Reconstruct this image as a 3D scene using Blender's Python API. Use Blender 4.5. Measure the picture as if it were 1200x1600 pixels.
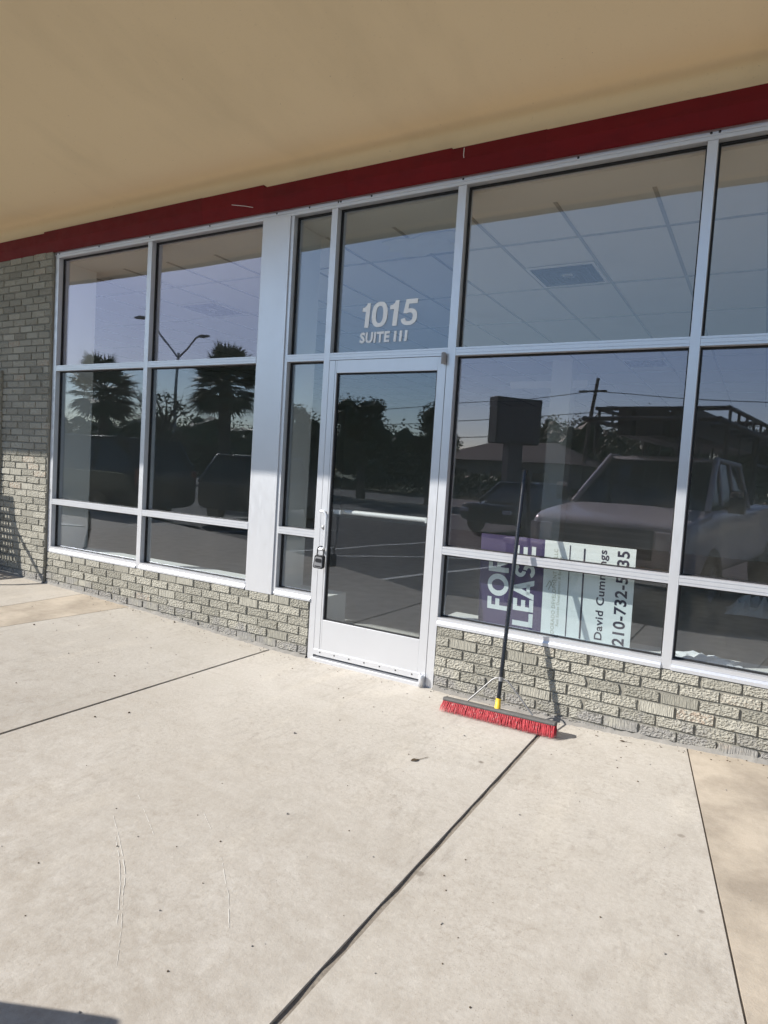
import bpy, math, random
import numpy as np
from mathutils import Vector, Matrix
for o in list(bpy.data.objects): bpy.data.objects.remove(o)
random.seed(7)
SC = bpy.context.scene
COL = SC.collection
R = math.radians
# ------------------------------------------------------------------ camera
F_PX, YAW, PITCH, ROLL = 1018.31, 0.5249, -0.0613, 0.0623
CAM = Vector((2.752, -3.809, 1.390))
fw = Vector((-math.sin(YAW)*math.cos(PITCH), math.cos(YAW)*math.cos(PITCH), math.sin(PITCH)))
rt = fw.cross(Vector((0, 0, 1))).normalized(); up = rt.cross(fw)
r2 = rt*math.cos(ROLL) + up*math.sin(ROLL); u2 = up*math.cos(ROLL) - rt*math.sin(ROLL)
cd = bpy.data.cameras.new('camera'); cam = bpy.data.objects.new('camera', cd); COL.objects.link(cam)
cam.matrix_world = Matrix((( r2.x, u2.x, -fw.x, CAM.x), (r2.y, u2.y, -fw.y, CAM.y), (r2.z, u2.z, -fw.z, CAM.z), (0, 0, 0, 1)))
cd.sensor_fit = 'VERTICAL'; cd.sensor_height = 24.0; cd.lens = 24.0*F_PX/1600.0
cd.clip_start = 0.05; cd.clip_end = 2000
SC.camera = cam
# ------------------------------------------------------------------ light
SA, SP = 1.32, 1.07                       # sun travels (SA, 1, -SP)
EL = math.atan2(SP, math.hypot(SA, 1.0)); AZ = math.atan2(-SA, -1.0)
w = bpy.data.worlds.new('World'); SC.world = w; w.use_nodes = True
nt = w.node_tree; bg = nt.nodes['Background']
sky = nt.nodes.new('ShaderNodeTexSky'); sky.sky_type = 'NISHITA'; sky.sun_disc = False
sky.sun_elevation = EL; sky.sun_rotation = AZ; sky.altitude = 200; sky.air_density = 1.0; sky.dust_density = 0.3; sky.ozone_density = 2.5
nt.links.new(sky.outputs[0], bg.inputs[0]); bg.inputs[1].default_value = 0.10
sl = bpy.data.lights.new('sun', 'SUN'); so = bpy.data.objects.new('sun', sl); COL.objects.link(so)
sl.energy = 4.2; sl.angle = R(0.53); sl.color = (1.0, 0.95, 0.87)
so.rotation_euler = Vector((SA, 1.0, -SP)).to_track_quat('-Z', 'Y').to_euler()
so.location = (-10, -10, 12)
vs = SC.view_settings; vs.view_transform = 'Standard'; vs.look = 'None'; vs.exposure = 0.87; vs.gamma = 1.0
SC.cycles.max_bounces = 10; SC.cycles.transparent_max_bounces = 24; SC.cycles.diffuse_bounces = 5; SC.cycles.glossy_bounces = 4
SC.cycles.use_denoising = True
SC.cycles.sample_clamp_indirect = 6.0

# ------------------------------------------------------------------ materials
class NM:
    """small node-material helper"""
    def __init__(s, name):
        s.m = bpy.data.materials.new(name); s.m.use_nodes = True; s.t = s.m.node_tree; s.n = s.t.nodes
        s.b = s.n['Principled BSDF']; s.out = s.n['Material Output']
    def add(s, typ, **kw):
        x = s.n.new(typ)
        for k, v in kw.items():
            if k.startswith('i_'): x.inputs[int(k[2:]) if k[2:].isdigit() else k[2:].replace('_', ' ')].default_value = v
            else: setattr(x, k, v)
        return x
    def ln(s, a, b): s.t.links.new(a, b)
    def pos(s):
        if not hasattr(s, '_p'): s._p = s.add('ShaderNodeNewGeometry').outputs['Position']
        return s._p
    def obj(s):
        if not hasattr(s, '_o'): s._o = s.add('ShaderNodeTexCoord').outputs['Object']
        return s._o
    def noise(s, scale, detail=4, rough=0.55, co=None, vec=None):
        x = s.add('ShaderNodeTexNoise'); x.inputs['Scale'].default_value = scale; x.inputs['Detail'].default_value = detail; x.inputs['Roughness'].default_value = rough
        c = co or s.pos()
        if vec:
            mp = s.add('ShaderNodeMapping'); mp.inputs['Scale'].default_value = vec; s.ln(c, mp.inputs[0]); c = mp.outputs[0]
        s.ln(c, x.inputs['Vector']); return x.outputs['Fac']
    def ramp(s, fac, stops):
        x = s.add('ShaderNodeValToRGB'); e = x.color_ramp.elements
        while len(e) < len(stops): e.new(0.5)
        for q, (p, c) in zip(e, stops):
            q.position = p; q.color = tuple(c)+(1,) if len(c) == 3 else c
        s.ln(fac, x.inputs[0]); return x.outputs[0]
    def rampf(s, fac, lo, hi, a=0.0, b=1.0):
        x = s.add('ShaderNodeMapRange'); x.inputs[1].default_value = lo; x.inputs[2].default_value = hi; x.inputs[3].default_value = a; x.inputs[4].default_value = b
        s.ln(fac, x.inputs[0]); return x.outputs[0]
    def math(s, op, a, b=None):
        x = s.add('ShaderNodeMath', operation=op)
        for i, q in enumerate((a, b)):
            if q is None: continue
            if isinstance(q, (int, float)): x.inputs[i].default_value = q
            else: s.ln(q, x.inputs[i])
        return x.outputs[0]
    def mix(s, fac, a, b, blend='MIX'):
        x = s.add('ShaderNodeMix', data_type='RGBA', blend_type=blend)
        for i, q in ((0, fac), (6, a), (7, b)):
            if isinstance(q, (int, float)): x.inputs[i].default_value = q
            elif isinstance(q, tuple): x.inputs[i].default_value = q+(1,) if len(q) == 3 else q
            else: s.ln(q, x.inputs[i])
        return x.outputs[2]
    def bump(s, h, strength, dist, nrm=None):
        x = s.add('ShaderNodeBump'); x.inputs['Strength'].default_value = strength; x.inputs['Distance'].default_value = dist
        s.ln(h, x.inputs['Height'])
        if nrm: s.ln(nrm, x.inputs['Normal'])
        return x.outputs[0]
    def fin(s, color=None, rough=None, metal=None, normal=None, spec=None):
        for k, v in (('Base Color', color), ('Roughness', rough), ('Metallic', metal), ('Normal', normal), ('Specular IOR Level', spec)):
            if v is None: continue
            if isinstance(v, tuple): s.b.inputs[k].default_value = v+(1,) if len(v) == 3 else v
            elif isinstance(v, (int, float)): s.b.inputs[k].default_value = v
            else: s.ln(v, s.b.inputs[k])
        return s.m

def simple(name, col, rough=0.5, metal=0.0, var=0.15, scale=12.0, bump=0.0, bscale=150.0, spec=None):
    q = NM(name)
    n = q.noise(scale, 5)
    c = q.mix(n, tuple(x*(1-var) for x in col), tuple(min(1, x*(1+var)) for x in col))
    r = q.rampf(q.noise(scale*2.3, 3), 0.3, 0.7, max(0, rough-0.07), min(1, rough+0.07))
    nr = q.bump(q.noise(bscale, 3), bump, 0.002) if bump else None
    return q.fin(c, r, metal, nr, spec)

def mat_concrete():
    q = NM('weathered_concrete')
    at = q.add('ShaderNodeAttribute', attribute_name='tone')
    sep = q.add('ShaderNodeSeparateColor'); q.ln(at.outputs['Color'], sep.inputs[0])
    big = q.noise(0.9, 5, 0.6); mid = q.noise(4.5, 6, 0.62); fine = q.noise(60, 5, 0.7); sp = q.noise(300, 2, 0.5)
    c = q.mix(q.rampf(big, 0.3, 0.7), (0.455, 0.428, 0.385), (0.535, 0.508, 0.466))
    c = q.mix(q.rampf(mid, 0.5, 0.75, 0.0, 0.42), c, (0.39, 0.355, 0.305))
    # broad broom/trowel drag streaks
    st = q.noise(3.2, 4, 0.6, vec=(0.35, 3.0, 1.0))
    c = q.mix(q.rampf(st, 0.55, 0.74, 0.0, 0.36), c, (0.36, 0.325, 0.28))
    st2 = q.noise(2.3, 3, 0.5, vec=(1.8, 0.5, 1.0))
    c = q.mix(q.rampf(st2, 0.57, 0.7, 0.0, 0.35), c, (0.60, 0.56, 0.49))
    c = q.mix(q.rampf(fine, 0.35, 0.68, 0.0, 0.30), c, (0.33, 0.285, 0.235))
    mott = q.math('MULTIPLY', q.rampf(q.noise(34, 6, 0.75), 0.5, 0.62, 0.0, 0.42), q.rampf(q.noise(2.6, 4, 0.6), 0.36, 0.62, 0.12, 1.0))
    c = q.mix(mott, c, (0.29, 0.255, 0.215))
    c = q.mix(q.rampf(q.noise(48, 5, 0.75, vec=(1, .5, 1)), 0.6, 0.7, 0.0, 0.4), c, (0.62, 0.58, 0.52))
    # dirty smudges
    sm = q.math('MULTIPLY', q.rampf(q.noise(2.1, 3, 0.5), 0.47, 0.64), q.rampf(q.noise(22, 6, 0.75, vec=(1, 0.35, 1)), 0.47, 0.68))
    c = q.mix(q.math('MULTIPLY', sm, 0.42), c, (0.23, 0.20, 0.17))
    # trodden-in dirt, heavier on the walking side away from the wall
    px_ = q.add('ShaderNodeSeparateXYZ'); q.ln(q.pos(), px_.inputs[0])
    walk = q.rampf(q.math('ADD', px_.outputs['Y'], q.rampf(q.noise(1.1, 4, 0.6), 0.2, 0.8, -0.9, 0.9)), -0.7, -2.7, 0.0, 1.0)
    drt = q.rampf(q.noise(11, 7, 0.72), 0.36, 0.66, 0.15, 0.72)
    c = q.mix(q.math('MULTIPLY', walk, drt), c, (0.315, 0.275, 0.228))
    pit = q.math('MULTIPLY', q.rampf(q.noise(95, 4, 0.7), 0.58, 0.72, 0.0, 0.55), q.rampf(q.noise(1.9, 4, .6), 0.38, 0.62, .25, 1.0))
    c = q.mix(pit, c, (0.24, 0.205, 0.165))
    # small dark gum spots
    vo = q.add('ShaderNodeTexVoronoi'); vo.inputs['Scale'].default_value = 2.6; q.ln(q.pos(), vo.inputs['Vector'])
    wob = q.math('ADD', vo.outputs['Distance'], q.rampf(fine, 0, 1, -0.02, 0.02))
    spot = q.math('MULTIPLY', q.rampf(wob, 0.03, 0.05, 1.0, 0.0), q.rampf(q.noise(0.9, 2), 0.42, 0.55))
    c = q.mix(q.math('MULTIPLY', spot, 0.7), c, (0.14, 0.115, 0.09))
    # tan, rust tinted slabs (slab attribute)
    tan = q.mix(q.rampf(q.noise(3.0, 6, 0.65), 0.38, 0.66), (0.47, 0.405, 0.325), (0.27, 0.225, 0.175))
    g1 = q.math('MULTIPLY', q.rampf(q.noise(170, 2, 0.5), 0.64, 0.72, 0.0, 0.5), q.rampf(q.noise(1.7, 4), 0.4, 0.65, .3, 1.0))
    c = q.mix(g1, c, (0.20, 0.17, 0.14))
    c = q.mix(q.math('MULTIPLY', sep.outputs['Red'], 0.85), c, tan)
    br = q.add('ShaderNodeHueSaturation'); q.ln(c, br.inputs['Color'])
    q.ln(q.rampf(sep.outputs['Green'], 0, 1, 0.9, 1.08), br.inputs['Value'])
    nb = q.bump(fine, 0.35, 0.004); nb = q.bump(sp, 0.25, 0.0015, nb); nb = q.bump(mid, 0.12, 0.02, nb)
    return q.fin(br.outputs[0], 0.88, None, nb, 0.25)

def mat_brick(name, c1, c2, gray=True):
    q = NM(name)
    at = q.add('ShaderNodeAttribute', attribute_name='tone')
    sep = q.add('ShaderNodeSeparateColor'); q.ln(at.outputs['Color'], sep.inputs[0])
    c = q.mix(sep.outputs['Red'], c1, c2)
    ch = q.noise(45, 4, 0.6)
    c = q.mix(q.rampf(ch, 0.6, 0.75, 0.0, 0.35), c, (0.20, 0.185, 0.15))
    rare = q.math('MULTIPLY', q.rampf(sep.outputs['Red'], 0.93, 0.97), q.rampf(ch, 0.45, 0.6))
    c = q.mix(q.math('MULTIPLY', rare, 0.5), c, (0.36, 0.24, 0.17))
    if gray:
        hh = q.math('ADD', sep.outputs['Blue'], q.rampf(q.noise(7, 5, 0.7), 0.25, 0.75, -0.11, 0.11))
        dirt = q.rampf(hh, 0.03, 0.12, 1.0, 0.0)
        c = q.mix(q.math('MULTIPLY', dirt, 0.9), c, q.mix(q.noise(60, 4), (0.21, 0.205, 0.195), (0.34, 0.33, 0.32)))
    # rugged face vs vertical combed face
    vo = q.add('ShaderNodeTexVoronoi', feature='SMOOTH_F1'); vo.inputs['Scale'].default_value = 95
    mp = q.add('ShaderNodeMapping'); mp.inputs['Scale'].default_value = (0.8, 1, 1.25); q.ln(q.pos(), mp.inputs[0])
    ds = q.add('ShaderNodeVectorMath', operation='ADD'); q.ln(mp.outputs[0], ds.inputs[0])
    nz = q.add('ShaderNodeTexNoise'); nz.inputs['Scale'].default_value = 40; q.ln(q.pos(), nz.inputs['Vector'])
    sc = q.add('ShaderNodeVectorMath', operation='SCALE'); sc.inputs['Scale'].default_value = 0.02; q.ln(nz.outputs['Color'], sc.inputs[0]); q.ln(sc.outputs[0], ds.inputs[1])
    q.ln(ds.outputs[0], vo.inputs['Vector'])
    rug = q.math('ADD', vo.outputs['Distance'], q.math('MULTIPLY', q.noise(70, 4, 0.65), 0.8))
    comb = q.noise(150, 3, 0.55, vec=(1, 1, 0.07))
    hmix = q.add('ShaderNodeMix', data_type='FLOAT'); q.ln(q.rampf(sep.outputs['Green'], 0.84, 0.86), hmix.inputs[0]); q.ln(rug, hmix.inputs[2]); q.ln(comb, hmix.inputs[3])
    nb = q.bump(hmix.outputs[0], 0.9, 0.017); nb = q.bump(q.noise(420, 2), 0.25, 0.0012, nb)
    return q.fin(c, 0.85, None, nb, 0.2)

def mat_glass(name, dust=1.0, tint=(0.968, 0.975, 0.965), k=1.85, c0=0.02, gcol=(0.97, 0.86, 0.97)):
    q = NM(name); q.n.remove(q.b)
    tr = q.add('ShaderNodeBsdfTransparent'); tr.inputs[0].default_value = tint+(1,)
    gl = q.add('ShaderNodeBsdfGlossy'); gl.inputs['Roughness'].default_value = 0.0; gl.inputs['Color'].default_value = gcol+(1,)
    wv = q.bump(q.noise(1.3, 1, 0.4), 0.035, 0.05)
    q.ln(wv, gl.inputs['Normal'])
    fr = q.add('ShaderNodeLayerWeight'); fr.inputs['Blend'].default_value = 0.5
    sch = q.math('ADD', q.math('MULTIPLY', q.math('POWER', fr.outputs['Facing'], 5.0), 0.957), 0.043)
    f = q.math('MINIMUM', q.math('ADD', q.math('MULTIPLY', sch, k), c0), 1.0)
    m1 = q.add('ShaderNodeMixShader'); q.ln(f, m1.inputs[0]); q.ln(tr.outputs[0], m1.inputs[1]); q.ln(gl.outputs[0], m1.inputs[2])
    df = q.add('ShaderNodeBsdfDiffuse'); df.inputs[0].default_value = (0.42, 0.39, 0.34, 1)
    sep = q.add('ShaderNodeSeparateXYZ'); q.ln(q.pos(), sep.inputs[0])
    film = q.math('ADD', q.rampf(q.noise(5, 5, 0.65), 0.35, 0.75, 0.004, 0.026), q.rampf(q.noise(7, 4, 0.6, vec=(1, 1, .22)), 0.55, 0.8, 0.0, 0.02))
    spk = q.rampf(q.noise(210, 2, 0.6), 0.65, 0.73, 0.0, 0.15)
    spk2 = q.math('MULTIPLY', spk, q.rampf(q.noise(3.1, 3), 0.42, 0.62))
    low = q.math('MULTIPLY', q.rampf(sep.outputs['Z'], 0.45, 1.7, 1.0, 0.22), q.rampf(sep.outputs['X'], 0.9, 2.5, 0.8, 1.9))
    d = q.math('MULTIPLY', q.math('MULTIPLY', q.math('ADD', film, spk2), low), dust)
    m2 = q.add('ShaderNodeMixShader'); q.ln(d, m2.inputs[0]); q.ln(m1.outputs[0], m2.inputs[1]); q.ln(df.outputs[0], m2.inputs[2])
    q.ln(m2.outputs[0], q.out.inputs[0]); return q.m

def mat_alu():
    q = NM('satin_aluminium')
    n = q.noise(3, 4); st = q.noise(30, 3, 0.5, vec=(6, 6, 0.4))
    c = q.mix(n, (0.60, 0.615, 0.65), (0.66, 0.675, 0.71))
    c = q.mix(q.rampf(q.noise(18, 5, 0.7), 0.6, 0.8, 0, 0.25), c, (0.52, 0.50, 0.47))
    return q.fin(c, q.rampf(st, 0.3, 0.7, 0.32, 0.44), 0.55, q.bump(st, 0.03, 0.002), 0.5)

def mat_soffit():
    q = NM('tan_stucco_soffit')
    c = q.mix(q.noise(0.7, 5), (0.84, 0.675, 0.44), (0.90, 0.735, 0.49))
    c = q.mix(q.rampf(q.noise(60, 4, 0.7), 0.6, 0.8, 0, 0.25), c, (0.40, 0.31, 0.18))
    spk = q.rampf(q.noise(48, 2, 0.5), 0.765, 0.79, 0, 0.6)
    c = q.mix(q.rampf(q.noise(1.6, 4, 0.6, vec=(1, .35, 1)), 0.52, 0.75, 0, 0.22), c, (0.52, 0.42, 0.27))
    c = q.mix(spk, c, (0.2, 0.15, 0.09))
    return q.fin(c, 0.9, None, q.bump(q.noise(260, 3), 0.3, 0.002), 0.15)

def mat_red():
    q = NM('red_painted_metal')
    at = q.add('ShaderNodeAttribute', attribute_name='tone'); sep = q.add('ShaderNodeSeparateColor'); q.ln(at.outputs['Color'], sep.inputs[0])
    c = q.mix(sep.outputs['Red'], (0.105, 0.005, 0.007), (0.215, 0.008, 0.011))
    c = q.mix(q.rampf(q.noise(4, 7, 0.75, vec=(1, 1, 2.5)), 0.48, 0.72, 0, 0.55), c, (0.075, 0.004, 0.006))
    return q.fin(c, q.rampf(q.noise(14, 4), 0.3, 0.7, 0.5, 0.65), 0, q.bump(q.noise(5, 3), 0.08, 0.01), 0.2)

def mat_asphalt():
    q = NM('asphalt')
    c = q.mix(q.noise(1.2, 5), (0.045, 0.046, 0.05), (0.075, 0.075, 0.078))
    c = q.mix(q.rampf(q.noise(160, 3), 0.55, 0.7, 0, 0.5), c, (0.14, 0.135, 0.13))
    return q.fin(c, 0.9, None, q.bump(q.noise(200, 3), 0.4, 0.004), 0.3)

def mat_tile():
    q = NM('acoustic_ceiling_tile')
    sp = q.rampf(q.noise(130, 3, 0.6), 0.62, 0.72, 0, 0.5)
    c = q.mix(sp, (0.86, 0.855, 0.82), (0.52, 0.51, 0.47))
    c = q.mix(q.rampf(q.noise(1.4, 3), 0.55, 0.8, 0, 0.3), c, (0.66, 0.63, 0.55))
    return q.fin(c, 0.9, None, q.bump(q.noise(150, 3), 0.3, 0.003))

def mat_leaf(name, a, b):
    q = NM(name)
    c = q.mix(q.rampf(q.noise(1.1, 4), 0.35, 0.65), a, b)
    return q.fin(c, 0.6, None, None, 0.3)

M = {}
M['conc'] = mat_concrete()
M['brick'] = mat_brick('painted_rugged_brick', (0.275, 0.266, 0.228), (0.415, 0.40, 0.345))
M['brick2'] = mat_brick('painted_smooth_brick', (0.31, 0.30, 0.255), (0.37, 0.355, 0.31), gray=False)
M['mortar'] = simple('painted_mortar', (0.22, 0.21, 0.18), 0.9, bump=0.5, bscale=90)  # same paint as the brick, darkened to carry the shade in the joints
M['parge'] = simple('grey_mortar_base', (0.23, 0.22, 0.205), 0.95, var=0.3, scale=25, bump=0.9, bscale=60)
M['alu'] = mat_alu()
M['gask'] = simple('black_rubber_gasket', (0.008, 0.008, 0.009), 0.6)
M['glass'] = mat_glass('tinted_window_glass')
M['glassd'] = mat_glass('door_glass', 0.7, (0.88, 0.90, 0.905), 1.5, 0.015, (0.86, 0.90, 1.0))
M['glassn'] = mat_glass('neutral_window_glass', 0.9, (0.988, 0.99, 0.98), 1.7, 0.02, (1.0, 0.92, 0.86))
M['glassb'] = mat_glass('clear_blue_window_glass', 1.0, (0.90, 0.925, 0.93), 1.6, 0.015, (0.86, 0.90, 1.0))
M['soffit'] = mat_soffit()
M['fascia'] = simple('tan_fascia', (0.36, 0.30, 0.19), 0.8)
M['red'] = mat_red()
M['asph'] = mat_asphalt()
M['tile'] = mat_tile()
M['grid'] = simple('ceiling_grid_metal', (0.42, 0.42, 0.41), 0.5)
M['drywall'] = simple('white_drywall', (0.82, 0.825, 0.81), 0.85, var=0.04, scale=2)
M['ifloor'] = simple('grey_interior_floor', (0.60, 0.59, 0.565), 0.75, var=0.3, scale=6)
M['vinyl'] = simple('white_vinyl_lettering', (0.93, 0.935, 0.94), 0.45, var=0.08, scale=60)
M['purple'] = simple('purple_sign_face', (0.066, 0.052, 0.132), 0.45, var=0.12, scale=5)
M['signw'] = simple('white_sign_face', (0.74, 0.80, 0.80), 0.5, var=0.05, scale=4)
M['ink'] = simple('dark_sign_ink', (0.028, 0.026, 0.055), 0.5)
M['inkg'] = simple('faint_grey_ink', (0.36, 0.38, 0.30), 0.6)
M['black'] = simple('black_enamel', (0.010, 0.011, 0.016), 0.3, var=0.2)
M['blackp'] = simple('black_plastic', (0.020, 0.020, 0.023), 0.45, bump=0.15)
M['greyp'] = simple('grey_plastic', (0.26, 0.26, 0.27), 0.45)

def mat_bristle():
    q = NM('red_bristle')
    c = q.mix(q.noise(90, 4), (0.30, 0.010, 0.018), (0.56, 0.028, 0.045))
    c = q.mix(q.rampf(q.noise(55, 4, 0.7), 0.56, 0.7, 0, 0.55), c, (0.62, 0.42, 0.40))
    return q.fin(c, 0.55)
M['bristle'] = mat_bristle()
M['yellow'] = simple('yellow_plastic', (0.80, 0.52, 0.03), 0.45)
M['steel'] = simple('zinc_steel', (0.27, 0.27, 0.275), 0.5, 0.75, scale=40)
M['block'] = simple('weathered_grey_block', (0.105, 0.103, 0.10), 0.8, var=0.35, scale=30, bump=0.4)
M['white'] = simple('white_paint', (0.80, 0.80, 0.79), 0.4, var=0.04)
M['paper'] = simple('white_paper', (0.80, 0.82, 0.84), 0.6, var=0.05)
M['dirt'] = simple('joint_dirt', (0.21, 0.185, 0.155), 0.95, var=0.5, scale=70, bump=0.8, bscale=120)
M['leafdry'] = simple('dry_leaf', (0.085, 0.06, 0.035), 0.8)
M['chalk'] = simple('pale_scrape', (0.62, 0.595, 0.545), 0.9)
M['lot'] = M['asph']
M['paintw'] = simple('white_road_paint', (0.62, 0.62, 0.60), 0.8, var=0.2, scale=8)
M['grass'] = simple('dry_grass_ground', (0.09, 0.10, 0.04), 0.95, var=0.4, scale=1.5)
M['oak'] = mat_leaf('oak_leaves', (0.030, 0.052, 0.018), (0.065, 0.095, 0.035))
M['palm'] = mat_leaf('palm_fronds', (0.045, 0.075, 0.03), (0.09, 0.11, 0.05))
M['bark'] = simple('bark', (0.11, 0.085, 0.065), 0.95, var=0.4, scale=9, bump=0.8, bscale=20)
M['galv'] = simple('galvanised_pole', (0.30, 0.31, 0.32), 0.5, 0.6)
M['carw'] = simple('pale_truck_paint', (0.46, 0.465, 0.48), 0.22, var=0.03)
M['carb'] = simple('black_car_paint', (0.012, 0.013, 0.016), 0.15, var=0.05)
M['carg'] = simple('dark_grey_car_paint', (0.055, 0.058, 0.065), 0.2, var=0.05)
M['cglass'] = simple('dark_car_glass', (0.012, 0.014, 0.016), 0.05, var=0.02)
M['tyre'] = simple('tyre_rubber', (0.014, 0.014, 0.014), 0.85)
M['rim'] = simple('alloy_rim', (0.42, 0.42, 0.43), 0.3, 0.8)
M['chrome'] = simple('chrome', (0.75, 0.75, 0.76), 0.12, 1.0, var=0.02)
M['lens'] = simple('headlamp_lens', (0.55, 0.57, 0.6), 0.1)
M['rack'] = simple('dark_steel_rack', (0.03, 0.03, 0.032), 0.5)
M['wood'] = simple('weathered_planks', (0.17, 0.12, 0.08), 0.85, var=0.4, scale=15)
M['lamp'] = simple('lamp_head_grey', (0.12, 0.12, 0.125), 0.5)
M['wallf'] = simple('far_building_wall', (0.26, 0.23, 0.19), 0.9)
M['rooff'] = simple('far_building_roof', (0.045, 0.04, 0.038), 0.9)
M['tan'] = simple('pale_patch_board', (0.93, 0.90, 0.80), 0.9, var=0.12, scale=8)
M['signback'] = simple('dark_sign_panel', (0.085, 0.075, 0.085), 0.6, var=0.2)  # one even dark tone for sign post and face

# ------------------------------------------------------------------ mesh helpers
class MB:
    def __init__(s): s.v = []; s.f = []; s.mi = []; s.tone = []; s.sm = []
    def add(s, vs, fs, tone=(0.5, 0.5, 1.0), mi=0, smooth=False):
        n = len(s.v); s.v += [tuple(a) for a in vs]
        for f in fs:
            s.f.append([n+i for i in f]); s.tone.append(tone); s.mi.append(mi); s.sm.append(smooth)
    def box(s, x0, x1, y0, y1, z0, z1, **k):
        s.add([(x0,y0,z0),(x1,y0,z0),(x1,y1,z0),(x0,y1,z0),(x0,y0,z1),(x1,y0,z1),(x1,y1,z1),(x0,y1,z1)],
              [(0,3,2,1),(4,5,6,7),(0,1,5,4),(1,2,6,5),(2,3,7,6),(3,0,4,7)], **k)
    def obox(s, c, ax, ay, az, **k):
        c = Vector(c); ax = Vector(ax); ay = Vector(ay); az = Vector(az)
        P = [c-ax-ay-az, c+ax-ay-az, c+ax+ay-az, c-ax+ay-az, c-ax-ay+az, c+ax-ay+az, c+ax+ay+az, c-ax+ay+az]
        s.add(P, [(0,3,2,1),(4,5,6,7),(0,1,5,4),(1,2,6,5),(2,3,7,6),(3,0,4,7)], **k)
    def prism_x(s, prof, x0, x1, **k):          # prof: list of (y,z), counter-clockwise seen from +x
        n = len(prof)
        vs = [(x0, y, z) for y, z in prof]+[(x1, y, z) for y, z in prof]
        fs = [(i, (i+1) % n, n+(i+1) % n, n+i)[::-1] for i in range(n)] + [tuple(range(n))[::-1], tuple(range(n, 2*n))]
        s.add(vs, [f[::-1] if False else f for f in fs], **k)
    def tube(s, path, r, n=10, cap=True, smooth=True, **k):
        path = [Vector(p) for p in path]; rs = r if isinstance(r, (list, tuple)) else [r]*len(path)
        vs = []; prev = None
        for i, p in enumerate(path):
            t = (path[min(i+1, len(path)-1)]-path[max(i-1, 0)]).normalized()
            if prev is None:
                a = Vector((0, 0, 1)) if abs(t.z) < 0.9 else Vector((1, 0, 0))
                u = t.cross(a).normalized()
            else: u = (prev - t*prev.dot(t)).normalized()
            prev = u; v = t.cross(u)
            for j in range(n):
                a = 2*math.pi*j/n; vs.append(p+(u*math.cos(a)+v*math.sin(a))*rs[i])
        fs = []
        for i in range(len(path)-1):
            for j in range(n):
                fs.append((i*n+j, i*n+(j+1) % n, (i+1)*n+(j+1) % n, (i+1)*n+j))
        s.add(vs, fs, smooth=smooth, **k)
        if cap:
            m = len(path)
            s.add(vs[:n], [tuple(range(n))[::-1]], **k); s.add(vs[(m-1)*n:], [tuple(range(n))], **k)
    def lathe(s, prof, c=(0,0,0), axis='z', n=24, smooth=True, **k):   # prof (r, h)
        vs = []
        for r, h in prof:
            for j in range(n):
                a = 2*math.pi*j/n; x, y = r*math.cos(a), r*math.sin(a)
                q = (x, y, h) if axis == 'z' else ((x, h, y) if axis == 'y' else (h, x, y))
                vs.append((q[0]+c[0], q[1]+c[1], q[2]+c[2]))
        fs = [(i*n+j, i*n+(j+1) % n, (i+1)*n+(j+1) % n, (i+1)*n+j) for i in range(len(prof)-1) for j in range(n)]
        s.add(vs, fs, smooth=smooth, **k)
    def loft(s, rings, cap=True, smooth=False, closed=True, **k):
        n = len(rings[0]); vs = [p for r in rings for p in r]; fs = []
        for i in range(len(rings)-1):
            for j in range(n if closed else n-1):
                fs.append((i*n+j, i*n+(j+1) % n, (i+1)*n+(j+1) % n, (i+1)*n+j))
        if cap: fs += [tuple(range(n))[::-1], tuple(range((len(rings)-1)*n, len(rings)*n))]
        s.add(vs, fs, smooth=smooth, **k)
    def build(s, name, mat, parent=None, bevel=0.0, attr=False, org=None):
        me = bpy.data.meshes.new(name); ofs = org or (0, 0, 0)
        me.from_pydata([(a-ofs[0], b-ofs[1], c-ofs[2]) for a, b, c in s.v], [], s.f)
        for m in (mat if isinstance(mat, list) else [mat]): me.materials.append(m)
        me.polygons.foreach_set('material_index', s.mi); me.polygons.foreach_set('use_smooth', s.sm)
        if attr:
            ca = me.color_attributes.new('tone', 'FLOAT_COLOR', 'CORNER'); buf = []
            for p, t in zip(me.polygons, s.tone): buf += [t[0], t[1], t[2], 1.0]*p.loop_total
            ca.data.foreach_set('color', buf)
        me.update()
        o = bpy.data.objects.new(name, me); COL.objects.link(o)
        if parent is not None: o.parent = parent
        if bevel:
            b = o.modifiers.new('edge', 'BEVEL'); b.width = bevel; b.segments = 2; b.limit_method = 'ANGLE'; b.angle_limit = R(40)
        return o
def tag(o, label=None, cat=None, group=None, kind=None):
    if label: o['label'] = label
    if cat: o['category'] = cat
    if group: o['group'] = group
    if kind: o['kind'] = kind
    return o
def thing(name, label, cat, loc=(0,0,0), rz=0.0, group=None):
    o = bpy.data.objects.new(name, None); COL.objects.link(o); o.location = loc; o.rotation_euler = (0, 0, rz)
    o.empty_display_size = 0.2
    return tag(o, label, cat, group)
def copy_tree(o, parent=None):
    c = o.copy(); COL.objects.link(c); c.parent = parent
    for ch in list(o.children): copy_tree(ch, c)
    return c
def text_mesh(txt, size, bold, extr):
    cu = bpy.data.curves.new('txt', 'FONT'); cu.body = txt; cu.size = size; cu.offset = bold; cu.extrude = extr; cu.resolution_u = 4; cu.space_character = 1.08
    ob = bpy.data.objects.new('txt', cu); COL.objects.link(ob)
    bpy.context.view_layer.update()
    me = bpy.data.meshes.new_from_object(ob.evaluated_get(bpy.context.evaluated_depsgraph_get()))
    bpy.data.objects.remove(ob); return me
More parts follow.
